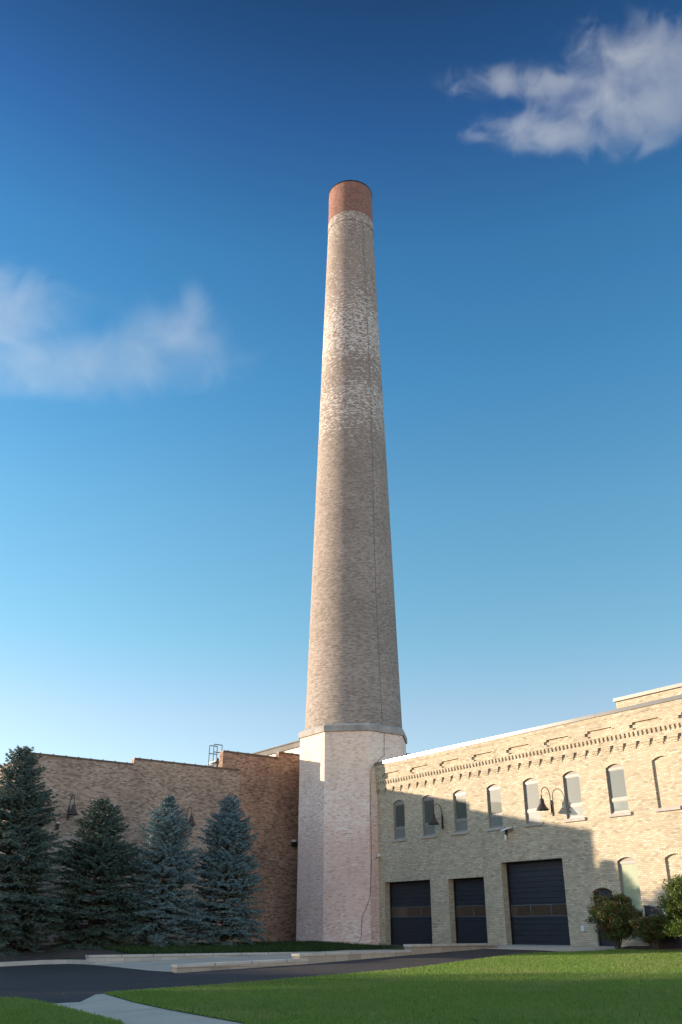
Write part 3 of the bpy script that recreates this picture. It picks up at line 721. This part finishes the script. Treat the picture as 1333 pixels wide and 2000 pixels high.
# retaining walls
def retain(name, label, secs, mat):
    e = empty(name, RW(secs[0][1][0], secs[0][0][0] if False else secs[0][0][1], .5) if False else np.array([*RP(*secs[0][0]), .4]), label, 'retaining wall')
    for (oa, sa), (ob, sb), zt0, zt1 in [(s[0], s[1], s[2], s[3]) for s in secs]:
        A = RW(sa, oa, 0); B = RW(sb, ob, 0); dv = (B-A)/np.linalg.norm(B-A); w = np.array([-dv[1], dv[0], 0])
        if w@(-C0+A) < 0: w = -w        # w points away from the viewer's side
        m = MB(); F2 = lambda P, k, z: P+w*k+UZ*z
        m.quad(F2(A, 0, .1), F2(B, 0, .1), F2(B, 0, zt1-.09), F2(A, 0, zt0-.09)); m.quad(F2(B, .36, .1), F2(A, .36, .1), F2(A, .36, zt0-.09), F2(B, .36, zt1-.09))
        m.quad(F2(A, .36, .1), F2(A, 0, .1), F2(A, 0, zt0-.09), F2(A, .36, zt0-.09)); m.quad(F2(B, 0, .1), F2(B, .36, .1), F2(B, .36, zt1-.09), F2(B, 0, zt1-.09))
        wo = m.build('wall_section', mat, e)
        m = MB(); A2 = A-dv*.03; B2 = B+dv*.03; c = (-.03, .39)
        P = [F2(A2, c[0], zt0-.09), F2(B2, c[0], zt1-.09), F2(B2, c[1], zt1-.09), F2(A2, c[1], zt0-.09)]; Q = [p+UZ*.09 for p in P]
        m.face(P[::-1]); m.face(Q)
        for i in range(4): m.quad(P[i], P[(i+1) % 4], Q[(i+1) % 4], Q[i])
        # joints between the cap stones
        L = np.linalg.norm(B-A); q = 1.4
        m.build('cap_stone', M_CAP, wo, recalc=True)
        m = MB()
        while q < L-.5:
            Z = lambda k, e: A+dv*(q+e)+w*k+UZ*(zt0+(zt1-zt0)*q/L)
            m.quad(Z(-.033, -.012)-UZ*.09, Z(-.033, .012)-UZ*.09, Z(-.033, .012)+UZ*.003, Z(-.033, -.012)+UZ*.003)
            m.quad(Z(-.033, -.012)+UZ*.003, Z(-.033, .012)+UZ*.003, Z(.39, .012)+UZ*.003, Z(.39, -.012)+UZ*.003); q += 1.45
        m.build('cap_joints', M_ASPHALT, wo)
    return e
retain('retaining_wall', 'pale stone low wall holding the planting bed in front of the spruces', [((20.1, 6.1), (2.2, 5.9), .74, .74)], M_RETAIN_P)
retain('retaining_wall', 'tan block wall stepping up beside the driveway towards the garage doors', [((20.55, 14.8), (15.35, 14.9), .61, .72), ((15.6, 14.75), (8.7, 13.2), .88, .92), ((9.0, 13.3), (2.5, 11.9), 1.13, 1.12)], M_RETAIN)
# ================================================================== GRASS
def poly_rand(poly, n, weight=None):
    P = np.array(poly); lo, hi = P.min(0), P.max(0); out = []
    tot = 0
    while tot < n:
        q = lo+(hi-lo)*RNG.random((n*2, 2)); d = np.hypot(q[:, 0], q[:, 1])
        keep = (q[:, 1] > 15.0) & (np.abs(np.arctan2(q[:, 0], q[:, 1])) < .40)
        if weight: keep &= RNG.random(len(q)) < weight(d)
        x, y = q[:, 0], q[:, 1]; ins = np.zeros(len(q), bool); j = len(P)-1
        for i in range(len(P)):
            c = ((P[i, 1] > y) != (P[j, 1] > y)) & (x < (P[j, 0]-P[i, 0])*(y-P[i, 1])/(P[j, 1]-P[i, 1]+1e-12)+P[i, 0]); ins ^= c; j = i
        q = q[keep & ins]; out.append(q); tot += len(q)
    return np.concatenate(out)[:n]
def blades(name, poly, n, zf, mat, h=(.035, .07), w=.012, weight=None, label=None, wscale=True):
    q = poly_rand(poly, n, weight); z = np.array([zf((a, b, 0)) for a, b in q]); d = np.hypot(q[:, 0], q[:, 1])
    ang = RNG.random(n)*2*pi; hh = h[0]+(h[1]-h[0])*RNG.random(n); ww = w*(d/20. if wscale else 1)
    # clumps are taller in places
    base = np.stack([q[:, 0], q[:, 1], z], 1); t = np.stack([np.cos(ang), np.sin(ang), np.zeros(n)], 1)*ww[:, None]
    lean = np.stack([RNG.normal(0, .022, n), RNG.normal(0, .022, n), hh], 1)
    V = np.stack([base-t, base+t, base+lean], 1).reshape(-1, 3); T = np.arange(3*n).reshape(-1, 3)
    o = mesh_np(name, V, T, mat); tag(o, label, 'grass', kind='stuff'); return o
wgt = lambda d: np.clip((19./d)**1.6, 0, 1)
blades('grass', LAWN_R, 190000, ZL(.015), M_GRASS, weight=wgt, label='short mown green lawn grass on the right beside the driveway')
blades('grass', LAWN_L, 26000, ZL(.015), M_GRASS, weight=wgt, label='corner of green lawn grass left of the concrete walkway')
bedg = [RP(2.3, 5.6), RP(17.5, 5.7), RP(17.5, -1), RP(2.3, -3)]
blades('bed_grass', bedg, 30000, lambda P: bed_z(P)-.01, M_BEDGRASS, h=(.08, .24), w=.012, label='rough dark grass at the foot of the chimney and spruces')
q = np.concatenate([poly_rand(LAWN_R, 170, wgt), poly_rand(LAWN_L, 20, wgt), poly_rand(asph, 60, wgt)]); n_ = len(q)
c_ = np.array([[a, b, G((a, b, 0))+.055 if i < 190 else G((a, b, 0))+.012] for i, (a, b) in enumerate(q)])
t_ = RNG.normal(0, 1, (n_, 3)); t_[:, 2] *= .25; t_ /= np.linalg.norm(t_, axis=1)[:, None]; u_ = np.cross(t_, [0, 0, 1.]); u_ /= np.linalg.norm(u_, axis=1)[:, None]
L_ = RNG.uniform(.02, .045, (n_, 1)); V = np.stack([c_-t_*L_, c_+u_*L_*.6, c_+t_*L_, c_-u_*L_*.6], 1).reshape(-1, 3)
tag(mesh_np('fallen_leaves', V, np.arange(4*n_).reshape(-1, 4), foliage_mat('dry_leaves', (.12, .07, .03), (.22, .13, .04), (.32, .22, .06), 1., .7, .1)), 'small dry leaves scattered over the lawn and driveway', 'leaves', kind='stuff')
# ================================================================== SPRUCES
def spruce_mesh(H, R, seed, dens=1., full=.16, power=.85, z_lo=.03):
    rng = np.random.default_rng(seed); segs = []; limbs = []
    z = H*z_lo
    while z < H*.985:
        h = z/H
        if h < full: Rl = R*(.80+.20*h/full)
        else: Rl = R*((1-h)/(1-full))**power
        nb = int(7+5*min(1, Rl/R+.25)); a0 = rng.random()*2*pi
        bump = 1+.13*sin(z*2.9+seed)+.08*sin(z*6.1+seed*2)
        for b in range(nb):
            a = a0+2*pi*b/nb+rng.normal(0, .16); L = max(.14, Rl*bump*rng.uniform(.80, 1.14)); zz = z+rng.normal(0, .05)
            dx = np.array([cos(a), sin(a), 0]); sd = np.array([-sin(a), cos(a), 0])
            up0 = .45*h+.05 + rng.normal(0, .06); droop = -.30*(1-h)+rng.normal(0, .04)
            def path(t): return np.array([0, 0, zz])+dx*(L*t)+UZ*(L*(up0*t+droop*t*t+.22*max(0, t-.6)**1.3))
            limbs.append((path(0), path(.5), path(.9), L))
            nt_ = max(3, int(L/.14))
            for i in range(nt_):
                t = .30+.78*(i+rng.random()*.6)/nt_
                if t > 1: t = 1
                p = path(t); wl = (.10+.36*L*(1-t)**.75*(.55+.6*t))*rng.uniform(.7, 1.2); wl = min(wl, .75)
                for sgn in (-1, 1):
                    dv = dx*rng.uniform(.5, .9)+sd*sgn*rng.uniform(.6, 1.)+UZ*rng.normal(-.05, .16); dv /= np.linalg.norm(dv)
                    ns = max(1, int(wl/.085))
                    for k in range(ns):
                        s = p+dv*(wl*(k+.4)/ns)+UZ*(-.10*(k/ns)*wl); segs.append((s, dv, .085))
                segs.append((p, dx+UZ*.2, .09))
            segs.append((path(1.0), dx+UZ*.35, .11))
        z += rng.uniform(.14, .22)*(1.3 if h < .5 else .95)
    for k in range(10): segs.append((np.array([rng.normal(0, .03), rng.normal(0, .03), H*(.95+.005*k)]), UZ, .10))
    P = np.array([s[0] for s in segs]); D = np.array([s[1] for s in segs]); D /= np.linalg.norm(D, axis=1)[:, None]; SZ_ = np.array([s[2] for s in segs])
    n = len(P); K = int(round(6*dens)); V = []
    a = np.cross(D, UZ); la = np.linalg.norm(a, axis=1)[:, None]; a = np.where(la < .1, np.array([[1., 0, 0]]), a/np.maximum(la, 1e-6)); b = np.cross(D, a)
    for k in range(K):
        th = 2*pi*(k+rng.random(n))/K
        # needles point out and up along the twig; a little denser above than below
        r = a*np.cos(th)[:, None]+b*np.sin(th)[:, None]; r[:, 2] = r[:, 2]*.7+.12
        base = P+D*(rng.random(n)[:, None]-.5)*.08
        tip = base+(r*.75+D*.6)*(SZ_*rng.uniform(.85, 1.6, n))[:, None]
        wv = np.cross(r, D)*(.017*rng.uniform(.8, 1.5, n))[:, None]
        V.append(np.stack([base-wv, base+wv, tip], 1))
    V = np.concatenate(V).reshape(-1, 3); T = np.arange(len(V)).reshape(-1, 3)
    return V, T, limbs
def spruce(loc, H, R, seed, mat, label, dens=1., **kw):
    e = empty('spruce_tree', loc, label, 'spruce tree', 'spruce trees along the brown brick wall')
    V, T, limbs = spruce_mesh(H, R, seed, dens, **kw)
    mesh_np('crown', V, T, mat, e)
    m = MB(); m.tube([(0, 0, -.15), (0, 0, H*.4), (0, 0, H*.95)], [.02*H, .012*H, .008], 9)
    for a, b, c, L in limbs:
        m.tube([a, b, c], [.022, .014, .006], 4, cap=False)
    o = m.build('trunk', M_BARK); o.parent = e
    return e
def place_tree(px, py_top, Y):
    """stand a tree at depth Y under the photo column px and reach the height seen at py_top"""
    r = ray(px, py_top); t = Y/r[1]; return C0[0]+r[0]*t, Y, C0[2]+r[2]*t
def put_spruce(pxb, pxt, pyt, Y, R, seed, mat, label, **kw):
    xt, y, zt = place_tree(pxt, pyt, Y); xb = ray(pxb, 1850)[0]/ray(pxb, 1850)[1]*Y
    x = xb*.5+xt*.5; zb = bed_z((x, y, 0))
    return spruce((x, y, zb), zt-zb, R, seed, mat, label, **kw)
put_spruce(445, 442, 1556, 51.0, 1.95, 11, M_SPRUCE_B, 'blue spruce nearest the chimney, rightmost of the row', full=.28, power=.58)
put_spruce(322, 318, 1554, 49.0, 2.3, 23, M_SPRUCE_B, 'silvery blue spruce, second from the chimney', full=.22, power=.74)
put_spruce(190, 187, 1561, 47.5, 2.6, 35, M_SPRUCE_G, 'dark green broad spruce between the tallest one and the blue ones', full=.22, power=.68)
put_spruce(12, 27, 1459, 45.0, 2.9, 47, M_SPRUCE_D, 'tallest spruce at the left edge with sunlit tip', full=.22, power=.68)
# ================================================================== SHRUBS
def shrub(loc, H, R, seed, mat, label, nl=9000, leaf=.045, zc=.62, holes=.45, nstem=9, zr=.45):
    rng = np.random.default_rng(seed); e = empty('shrub', loc, label, 'shrub', 'shrubs in the mulch bed')
    m = MB(); tips = []
    for k in range(nstem):
        a = 2*pi*k/nstem+rng.normal(0, .3); r1 = R*rng.uniform(.12, .3); r2 = R*rng.uniform(.3, .75); h2 = H*rng.uniform(.55, .9)
        p0 = np.array([.06*cos(a), .06*sin(a), -.05]); p1 = np.array([r1*cos(a), r1*sin(a), H*.28]); p2 = np.array([r2*cos(a+.2), r2*sin(a+.2), h2])
        m.tube([p0, p1, (p1+p2)/2+rng.normal(0, .04, 3), p2], [.035, .024, .016, .006], 5); tips += [p1, (p1+p2)/2, p2]
        for q in range(4):
            s = p1+(p2-p1)*rng.uniform(.1, .9); t = s+np.array([rng.normal(0, .3*R), rng.normal(0, .3*R), abs(rng.normal(.25*H, .1*H))]); m.tube([s, (s+t)/2+rng.normal(0, .03, 3), t], [.010, .007, .003], 4, cap=False)
    o = m.build('stems', M_STEM); o.parent = e
    # clumps of leaves on an uneven shell
    nc = 110; cl = []
    while len(cl) < nc:
        v = rng.normal(0, 1, 3); v /= np.linalg.norm(v); rr = rng.uniform(.45, 1.)
        c = np.array([v[0]*R*rr, v[1]*R*rr, H*zc+v[2]*H*zr*rr*.85])
        c = c*np.array([1, 1, 1+.10*sin(3*c[0]/R+seed)]); 
        if c[2] > .14*H: cl.append((c, rng.uniform(.10, .34)*R))
    P = []
    for c, s in cl:
        k = int(nl/nc); v = rng.normal(0, 1, (k, 3)); v /= np.linalg.norm(v, axis=1)[:, None]; v *= (rng.random((k, 1))**.5)*s*np.array([[1.25, 1.25, .8]]); P.append(c+v)
    P = np.concatenate(P); P = P[P[:, 2] > .10*H]; n = len(P)
    # thin out holes with a lattice of random blobs
    t = rng.normal(0, 1, (n, 3)); t /= np.linalg.norm(t, axis=1)[:, None]; u = np.cross(t, rng.normal(0, 1, (n, 3))); u /= np.linalg.norm(u, axis=1)[:, None]
    L = leaf*rng.uniform(.7, 1.3, (n, 1)); V = np.stack([P-t*L, P+u*L*.42, P+t*L, P-u*L*.42], 1).reshape(-1, 3); T = np.arange(4*n).reshape(-1, 4)
    mesh_np('foliage', V, T, mat, e)
    return e
def bush_at(px, py, o): 
    r = ray(px, py); P = hit(J+n1*o, n1, px, py); return P
P = bush_at(1207, 1850, 2.0); shrub((P[0], P[1], G(P)+.02), 2.30, 1.10, 5, M_BUSH, 'rounded dark green shrub with reddish leaf tips in front of the arched door', nl=24000, leaf=.042, zc=.53, zr=.50)
P = bush_at(1281, 1850, 2.2); shrub((P[0], P[1], G(P)+.02), 1.38, .80, 6, M_BUSH, 'low open dark shrub in front of the black utility cabinet', nl=13000, leaf=.042, nstem=7, zc=.58)
P = bush_at(1364, 1850, 3.6); shrub((P[0], P[1], G(P)+.02), 2.65, 1.15, 8, M_BUSH_B, 'bright yellow-green shrub at the right edge of the view', nl=30000, leaf=.042, zc=.52, zr=.52)
# utility cabinet
xc0, zc1 = survR(1258, 1768, 1.5); xc1, _ = survR(1318, 1768, 1.5)
CB = empty('utility_cabinet', RW((xc0+xc1)/2, 1., 1.), 'black metal utility cabinet with a pale blue sticker behind the shrubs', 'cabinet')
m = MB(); m.box(RW, xc0, xc1, .5, 1.5, .9, zc1-.05); m.box(RW, xc0+.06, xc1-.06, 1.5, 1.515, 1.05, zc1-.14); m.build('body', M_DOOR, CB)
m = MB(); m.box(RW, xc0-.03, xc1+.03, .47, 1.54, zc1-.05, zc1); m.build('lid', M_STEEL, CB)
sx, sz = survR(1294, 1775, 1.52); sx2, sz2 = survR(1299.5, 1784, 1.52)
m = MB(); m.box(RW, sx-.05, sx2+.05, 1.516, 1.519, sz2-.03, sz+.06); st = m.build('sticker', simple_mat('blue_sticker', (.04, .16, .34), .5, 0, .05), CB)
m = MB(); m.box(RW, sx, sx2, 1.519, 1.522, sz2, sz); m.build('white_panel', simple_mat('pale_sticker', (.5, .62, .70), .5, 0, .05), st)
m = MB(); w_ = sx2-sx; h_ = sz-sz2
m.box(RW, sx+w_*.3, sx+w_*.6, 1.522, 1.524, sz2+h_*.55, sz2+h_*.8); m.box(RW, sx+w_*.45, sx+w_*.75, 1.522, 1.524, sz2+h_*.25, sz2+h_*.5); m.box(RW, sx+w_*.2, sx+w_*.4, 1.522, 1.524, sz2+h_*.1, sz2+h_*.2); m.build('printed_mark', M_BLACK, st)
lx, lz = survR(1269, 1786.5, 1.52); lx2, lz2 = survR(1289.5, 1789.5, 1.52); m = MB(); nl_ = 8; w_ = (lx2-lx)/nl_
for k in range(nl_):
    a = lx+k*w_; h = .085; z = lz-.07; t = .014; pat = 'IHEHNEHI'[k]
    m.box(RW, a, a+t, 1.516, 1.519, z, z+h)
    if pat in 'HN': m.box(RW, a+w_*.6, a+w_*.6+t, 1.516, 1.519, z, z+h)
    if pat in 'HE': m.box(RW, a+t, a+w_*.6, 1.516, 1.519, z+h*.45, z+h*.6)
    if pat in 'E': m.box(RW, a+t, a+w_*.6, 1.516, 1.519, z, z+t); m.box(RW, a+t, a+w_*.6, 1.516, 1.519, z+h-t, z+h)
m.build('lettering', simple_mat('grey_lettering', (.40, .42, .44), .5, 0, .05), CB)
# ================================================================== TREES BEYOND THE LEFT EDGE (they shade the lawn)
def tree_proto(H, R, seed, nl=5200, leaf=.30):
    rng = np.random.default_rng(seed); e = empty('shade_tree', (0, 0, 0), 'leafy shade tree', 'tree', 'leafy trees beyond the left edge')
    m = MB(); m.tube([(0, 0, -.4), (.1, 0, H*.3), (0, .1, H*.6), (0, 0, H*.85)], [.26, .2, .12, .04], 9)
    cl = []
    for k in range(52):
        v = rng.normal(0, 1, 3); v /= np.linalg.norm(v); rr = rng.uniform(.3, 1); c = np.array([v[0]*R*rr, v[1]*R*rr, H*.54+v[2]*H*.42*rr]); cl.append((c, R*rng.uniform(.2, .4)))
        s = np.array([0, 0, H*rng.uniform(.25, .55)]); m.tube([s, (s+c)/2+UZ*.2, c], [.08, .05, .02], 5, cap=False)
    o = m.build('trunk', M_BARK); o.parent = e
    P = []
    for c, s in cl:
        k = int(nl/52); v = rng.normal(0, 1, (k, 3)); v /= np.linalg.norm(v, axis=1)[:, None]; P.append(c+v*(rng.random((k, 1))**.5)*s)
    P = np.concatenate(P); n = len(P); t = rng.normal(0, 1, (n, 3)); t /= np.linalg.norm(t, axis=1)[:, None]; u = np.cross(t, rng.normal(0, 1, (n, 3))); u /= np.linalg.norm(u, axis=1)[:, None]
    L = leaf*rng.uniform(.6, 1.3, (n, 1)); V = np.stack([P-t*L, P+u*L*.5, P+t*L, P-u*L*.5], 1).reshape(-1, 3)
    mesh_np('crown', V, np.arange(4*n).reshape(-1, 4), M_TREE, e)
    return e
protos = [tree_proto(12, 4.2, 101), tree_proto(11, 3.8, 102)]
SHADE = [(-46, 4, 13), (-48, 11, 12.4), (-46, 18, 13.2), (-49, 25, 10.4), (-47, 32, 8.9), (-48, 38.5, 9.2), (-47.5, 41.6, 9.2), (-47, 44.5, 9.2), (-47.5, 47.4, 9.4), (-48, 50.5, 9.9), (-47, 57, 12.6), (-48, 64, 13.4), (-61, 10, 14.5), (-60, 20, 14.5), (-61, 30, 11.8), (-62, 40, 10.6), (-60, 48, 10.8), (-61, 62, 14.6)]
FAR = [(-104, 33, 25.), (-106, 39, 17.5), (-104, 46, 24.), (-103, 56, 16.5), (-107, 64, 15.5), (-103, 72, 15.0), (-108, 80, 17.0), (-104, 88, 17.0), (-107, 97, 18.4)]
used = set()
for i, (x, y, h) in enumerate(SHADE+FAR):
    p = protos[i % 2]
    t = p if (i % 2) not in used else copy_tree(p); used.add(i % 2)
    t.location = (x, y, -.2); t.rotation_euler = (0, 0, i*1.7); k = h/(12 if i % 2 == 0 else 11); t.scale = (k, k, k)
    t['label'] = 'leafy tree outside the left edge of the view shading the lawn' if i < len(SHADE) else 'tall leafy tree far beyond the left edge of the view'
    t['group'] = 'leafy trees beyond the left edge' if i < len(SHADE) else 'tall trees far beyond the left edge'
# ================================================================== CLOUDS
def cloud(name, px, py, alt, half, dens, seed, label, thr=(.46, .62), rot=0, shape=None, nscale=3.0, nw=3.0):
    stretch = tuple(h/200. for h in half)
    r = ray(px, py); t = alt/r[2]; c = C0+r*t
    bm = bmesh.new(); bmesh.ops.create_icosphere(bm, subdivisions=3, radius=1.0)
    me = bpy.data.meshes.new(name); bm.to_mesh(me); bm.free()
    o = bpy.data.objects.new(name, me); COL.objects.link(o); o.location = c; o.scale = half
    o.rotation_euler = (pi/2+atan2(r[2], r[1]), 0, rot)
    mt = bpy.data.materials.new(name); mt.use_nodes = True; nt = mt.node_tree; nt.nodes.clear()
    out = nt.nodes.new('ShaderNodeOutputMaterial'); vs = nt.nodes.new('ShaderNodeVolumePrincipled')
    tc = nt.nodes.new('ShaderNodeTexCoord').outputs['Object']
    off = nt.nodes.new('ShaderNodeVectorMath'); off.operation = 'ADD'; off.inputs[1].default_value = (seed*3.1, seed*1.7, seed*.9); nt.links.new(tc, off.inputs[0])
    n1_ = noise(nt, mapped(nt, off.outputs[0], stretch), nscale, 10, .66, .6)
    ln = nt.nodes.new('ShaderNodeVectorMath'); ln.operation = 'LENGTH'; nt.links.new(tc, ln.inputs[0]); rad = ln.outputs['Value']
    b = shape(nt, tc, rad)
    val = math_n(nt, 'ADD', math_n(nt, 'MULTIPLY', math_n(nt, 'SUBTRACT', n1_, .5), nw), math_n(nt, 'MULTIPLY', math_n(nt, 'SUBTRACT', 1.0, b), .8))
    f = math_n(nt, 'MULTIPLY', smooth(nt, val, *thr), smooth(nt, rad, 1.0, .8))
    nt.links.new(math_n(nt, 'MULTIPLY', f, dens), vs.inputs['Density']); vs.inputs['Color'].default_value = (.78, .90, 1, 1); vs.inputs['Anisotropy'].default_value = .1
    nt.links.new(vs.outputs[0], out.inputs['Volume']); me.materials.append(mt); tag(o, label, 'cloud')
    return o
def blob(nt, tc, blobs):
    """union of soft ellipses; returns 0 inside .. larger outside"""
    acc = None
    for (x, y, z, rx, ry, rz) in blobs:
        mp = nt.nodes.new('ShaderNodeMapping'); mp.vector_type = 'POINT'; mp.inputs['Location'].default_value = (-x/rx, -y/ry, -z/rz); mp.inputs['Scale'].default_value = (1/rx, 1/ry, 1/rz); nt.links.new(tc, mp.inputs['Vector'])
        ln = nt.nodes.new('ShaderNodeVectorMath'); ln.operation = 'LENGTH'; nt.links.new(mp.outputs[0], ln.inputs[0]); v = ln.outputs['Value']
        if acc is None: acc = v
        else:
            acc = math_n(nt, 'SMOOTH_MIN', acc, v, .3)
    return acc
if True:
    def sh_r(nt, tc, rad):
        b = blob(nt, tc, [(.50, .22, 0, .48, .52, .8), (-.15, .05, 0, .62, .17, .6), (-.10, -.50, 0, .50, .22, .6), (-.62, -.55, 0, .14, .10, .4), (.45, -.2, 0, .60, .50, .7)])
        return b
    cloud('cloud', 1135, 168, 1500, (315, 168, 115), .0031, 3, 'grey-white ragged cloud high at the upper right of the sky', thr=(-.22, .50), shape=sh_r, nscale=2.8, nw=3.1)
    def sh_l(nt, tc, rad):
        b = blob(nt, tc, [(-.55, .25, 0, .45, .55, .7), (-.1, -.30, 0, .80, .34, .6), (.40, .0, 0, .30, .36, .6), (.52, .25, 0, .10, .30, .4)])
        return b
    cloud('cloud', 180, 655, 1500, (560, 260, 140), .0027, 9, 'thin wispy white cloud low on the left side of the sky', thr=(-.30, .95), shape=sh_l, nscale=1.5, nw=1.7)
# ================================================================== LIGHT
AZ = radians(13.15); EL = radians(9.1)
sd = np.array([-cos(AZ)*cos(EL), sin(AZ)*cos(EL), sin(EL)])
from mathutils import Vector
sun = bpy.data.lights.new('sun', 'SUN'); so = bpy.data.objects.new('sun', sun); COL.objects.link(so)
sun.energy = 5.0; sun.angle = radians(.53); sun.color = (1.0, .80, .58)
so.rotation_euler = Vector(sd).to_track_quat('Z', 'Y').to_euler(); so.location = (-30, 20, 40)
w = bpy.data.worlds.new('World'); S.world = w; w.use_nodes = True; nt = w.node_tree; bg = nt.nodes['Background']
sky = nt.nodes.new('ShaderNodeTexSky'); sky.sky_type = 'NISHITA'; sky.sun_disc = False
sky.sun_elevation = EL; sky.sun_rotation = atan2(sd[0], sd[1]); sky.altitude = 100; sky.air_density = 1.0; sky.dust_density = .15; sky.ozone_density = 4.0
gm = nt.nodes.new('ShaderNodeGamma'); gm.inputs[1].default_value = 1.12; nt.links.new(sky.outputs[0], gm.inputs[0])
# hazier, paler air towards the horizon, deeper blue above; zenith brightened as added fill
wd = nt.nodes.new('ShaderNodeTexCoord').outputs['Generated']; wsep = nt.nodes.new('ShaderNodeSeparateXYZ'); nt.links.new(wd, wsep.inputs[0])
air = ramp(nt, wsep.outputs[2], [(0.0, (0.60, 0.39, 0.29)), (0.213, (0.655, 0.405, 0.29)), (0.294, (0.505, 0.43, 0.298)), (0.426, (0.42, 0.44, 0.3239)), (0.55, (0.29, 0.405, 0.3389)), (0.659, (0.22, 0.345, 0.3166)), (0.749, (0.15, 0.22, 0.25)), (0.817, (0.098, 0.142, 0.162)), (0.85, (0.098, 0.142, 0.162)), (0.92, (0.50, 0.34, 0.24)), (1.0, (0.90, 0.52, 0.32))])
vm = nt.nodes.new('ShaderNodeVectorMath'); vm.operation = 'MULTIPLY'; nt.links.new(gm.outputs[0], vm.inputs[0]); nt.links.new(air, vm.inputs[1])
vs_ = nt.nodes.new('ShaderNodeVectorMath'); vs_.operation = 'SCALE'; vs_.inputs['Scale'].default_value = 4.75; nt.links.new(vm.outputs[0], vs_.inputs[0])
# added fill: sky brightened behind the viewer and overhead to lift shaded walls
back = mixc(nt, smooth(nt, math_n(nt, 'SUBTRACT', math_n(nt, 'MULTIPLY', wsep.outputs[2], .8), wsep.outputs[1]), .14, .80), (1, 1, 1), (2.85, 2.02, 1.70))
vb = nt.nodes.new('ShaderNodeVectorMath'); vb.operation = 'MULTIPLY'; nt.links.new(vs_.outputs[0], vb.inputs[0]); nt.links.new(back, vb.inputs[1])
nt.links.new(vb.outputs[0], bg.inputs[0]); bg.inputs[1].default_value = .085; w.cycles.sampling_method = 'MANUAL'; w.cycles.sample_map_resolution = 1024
S.view_settings.view_transform = 'Standard'; S.view_settings.look = 'None'; S.view_settings.exposure = 1.05; S.view_settings.gamma = 1
S.cycles.max_bounces = 8; S.cycles.volume_bounces = 0; S.cycles.volume_step_rate = .35; S.cycles.volume_max_steps = 128
S.cycles.use_denoising = True; S.cycles.sample_clamp_indirect = 1.5; S.cycles.caustics_reflective = False; S.cycles.caustics_refractive = False
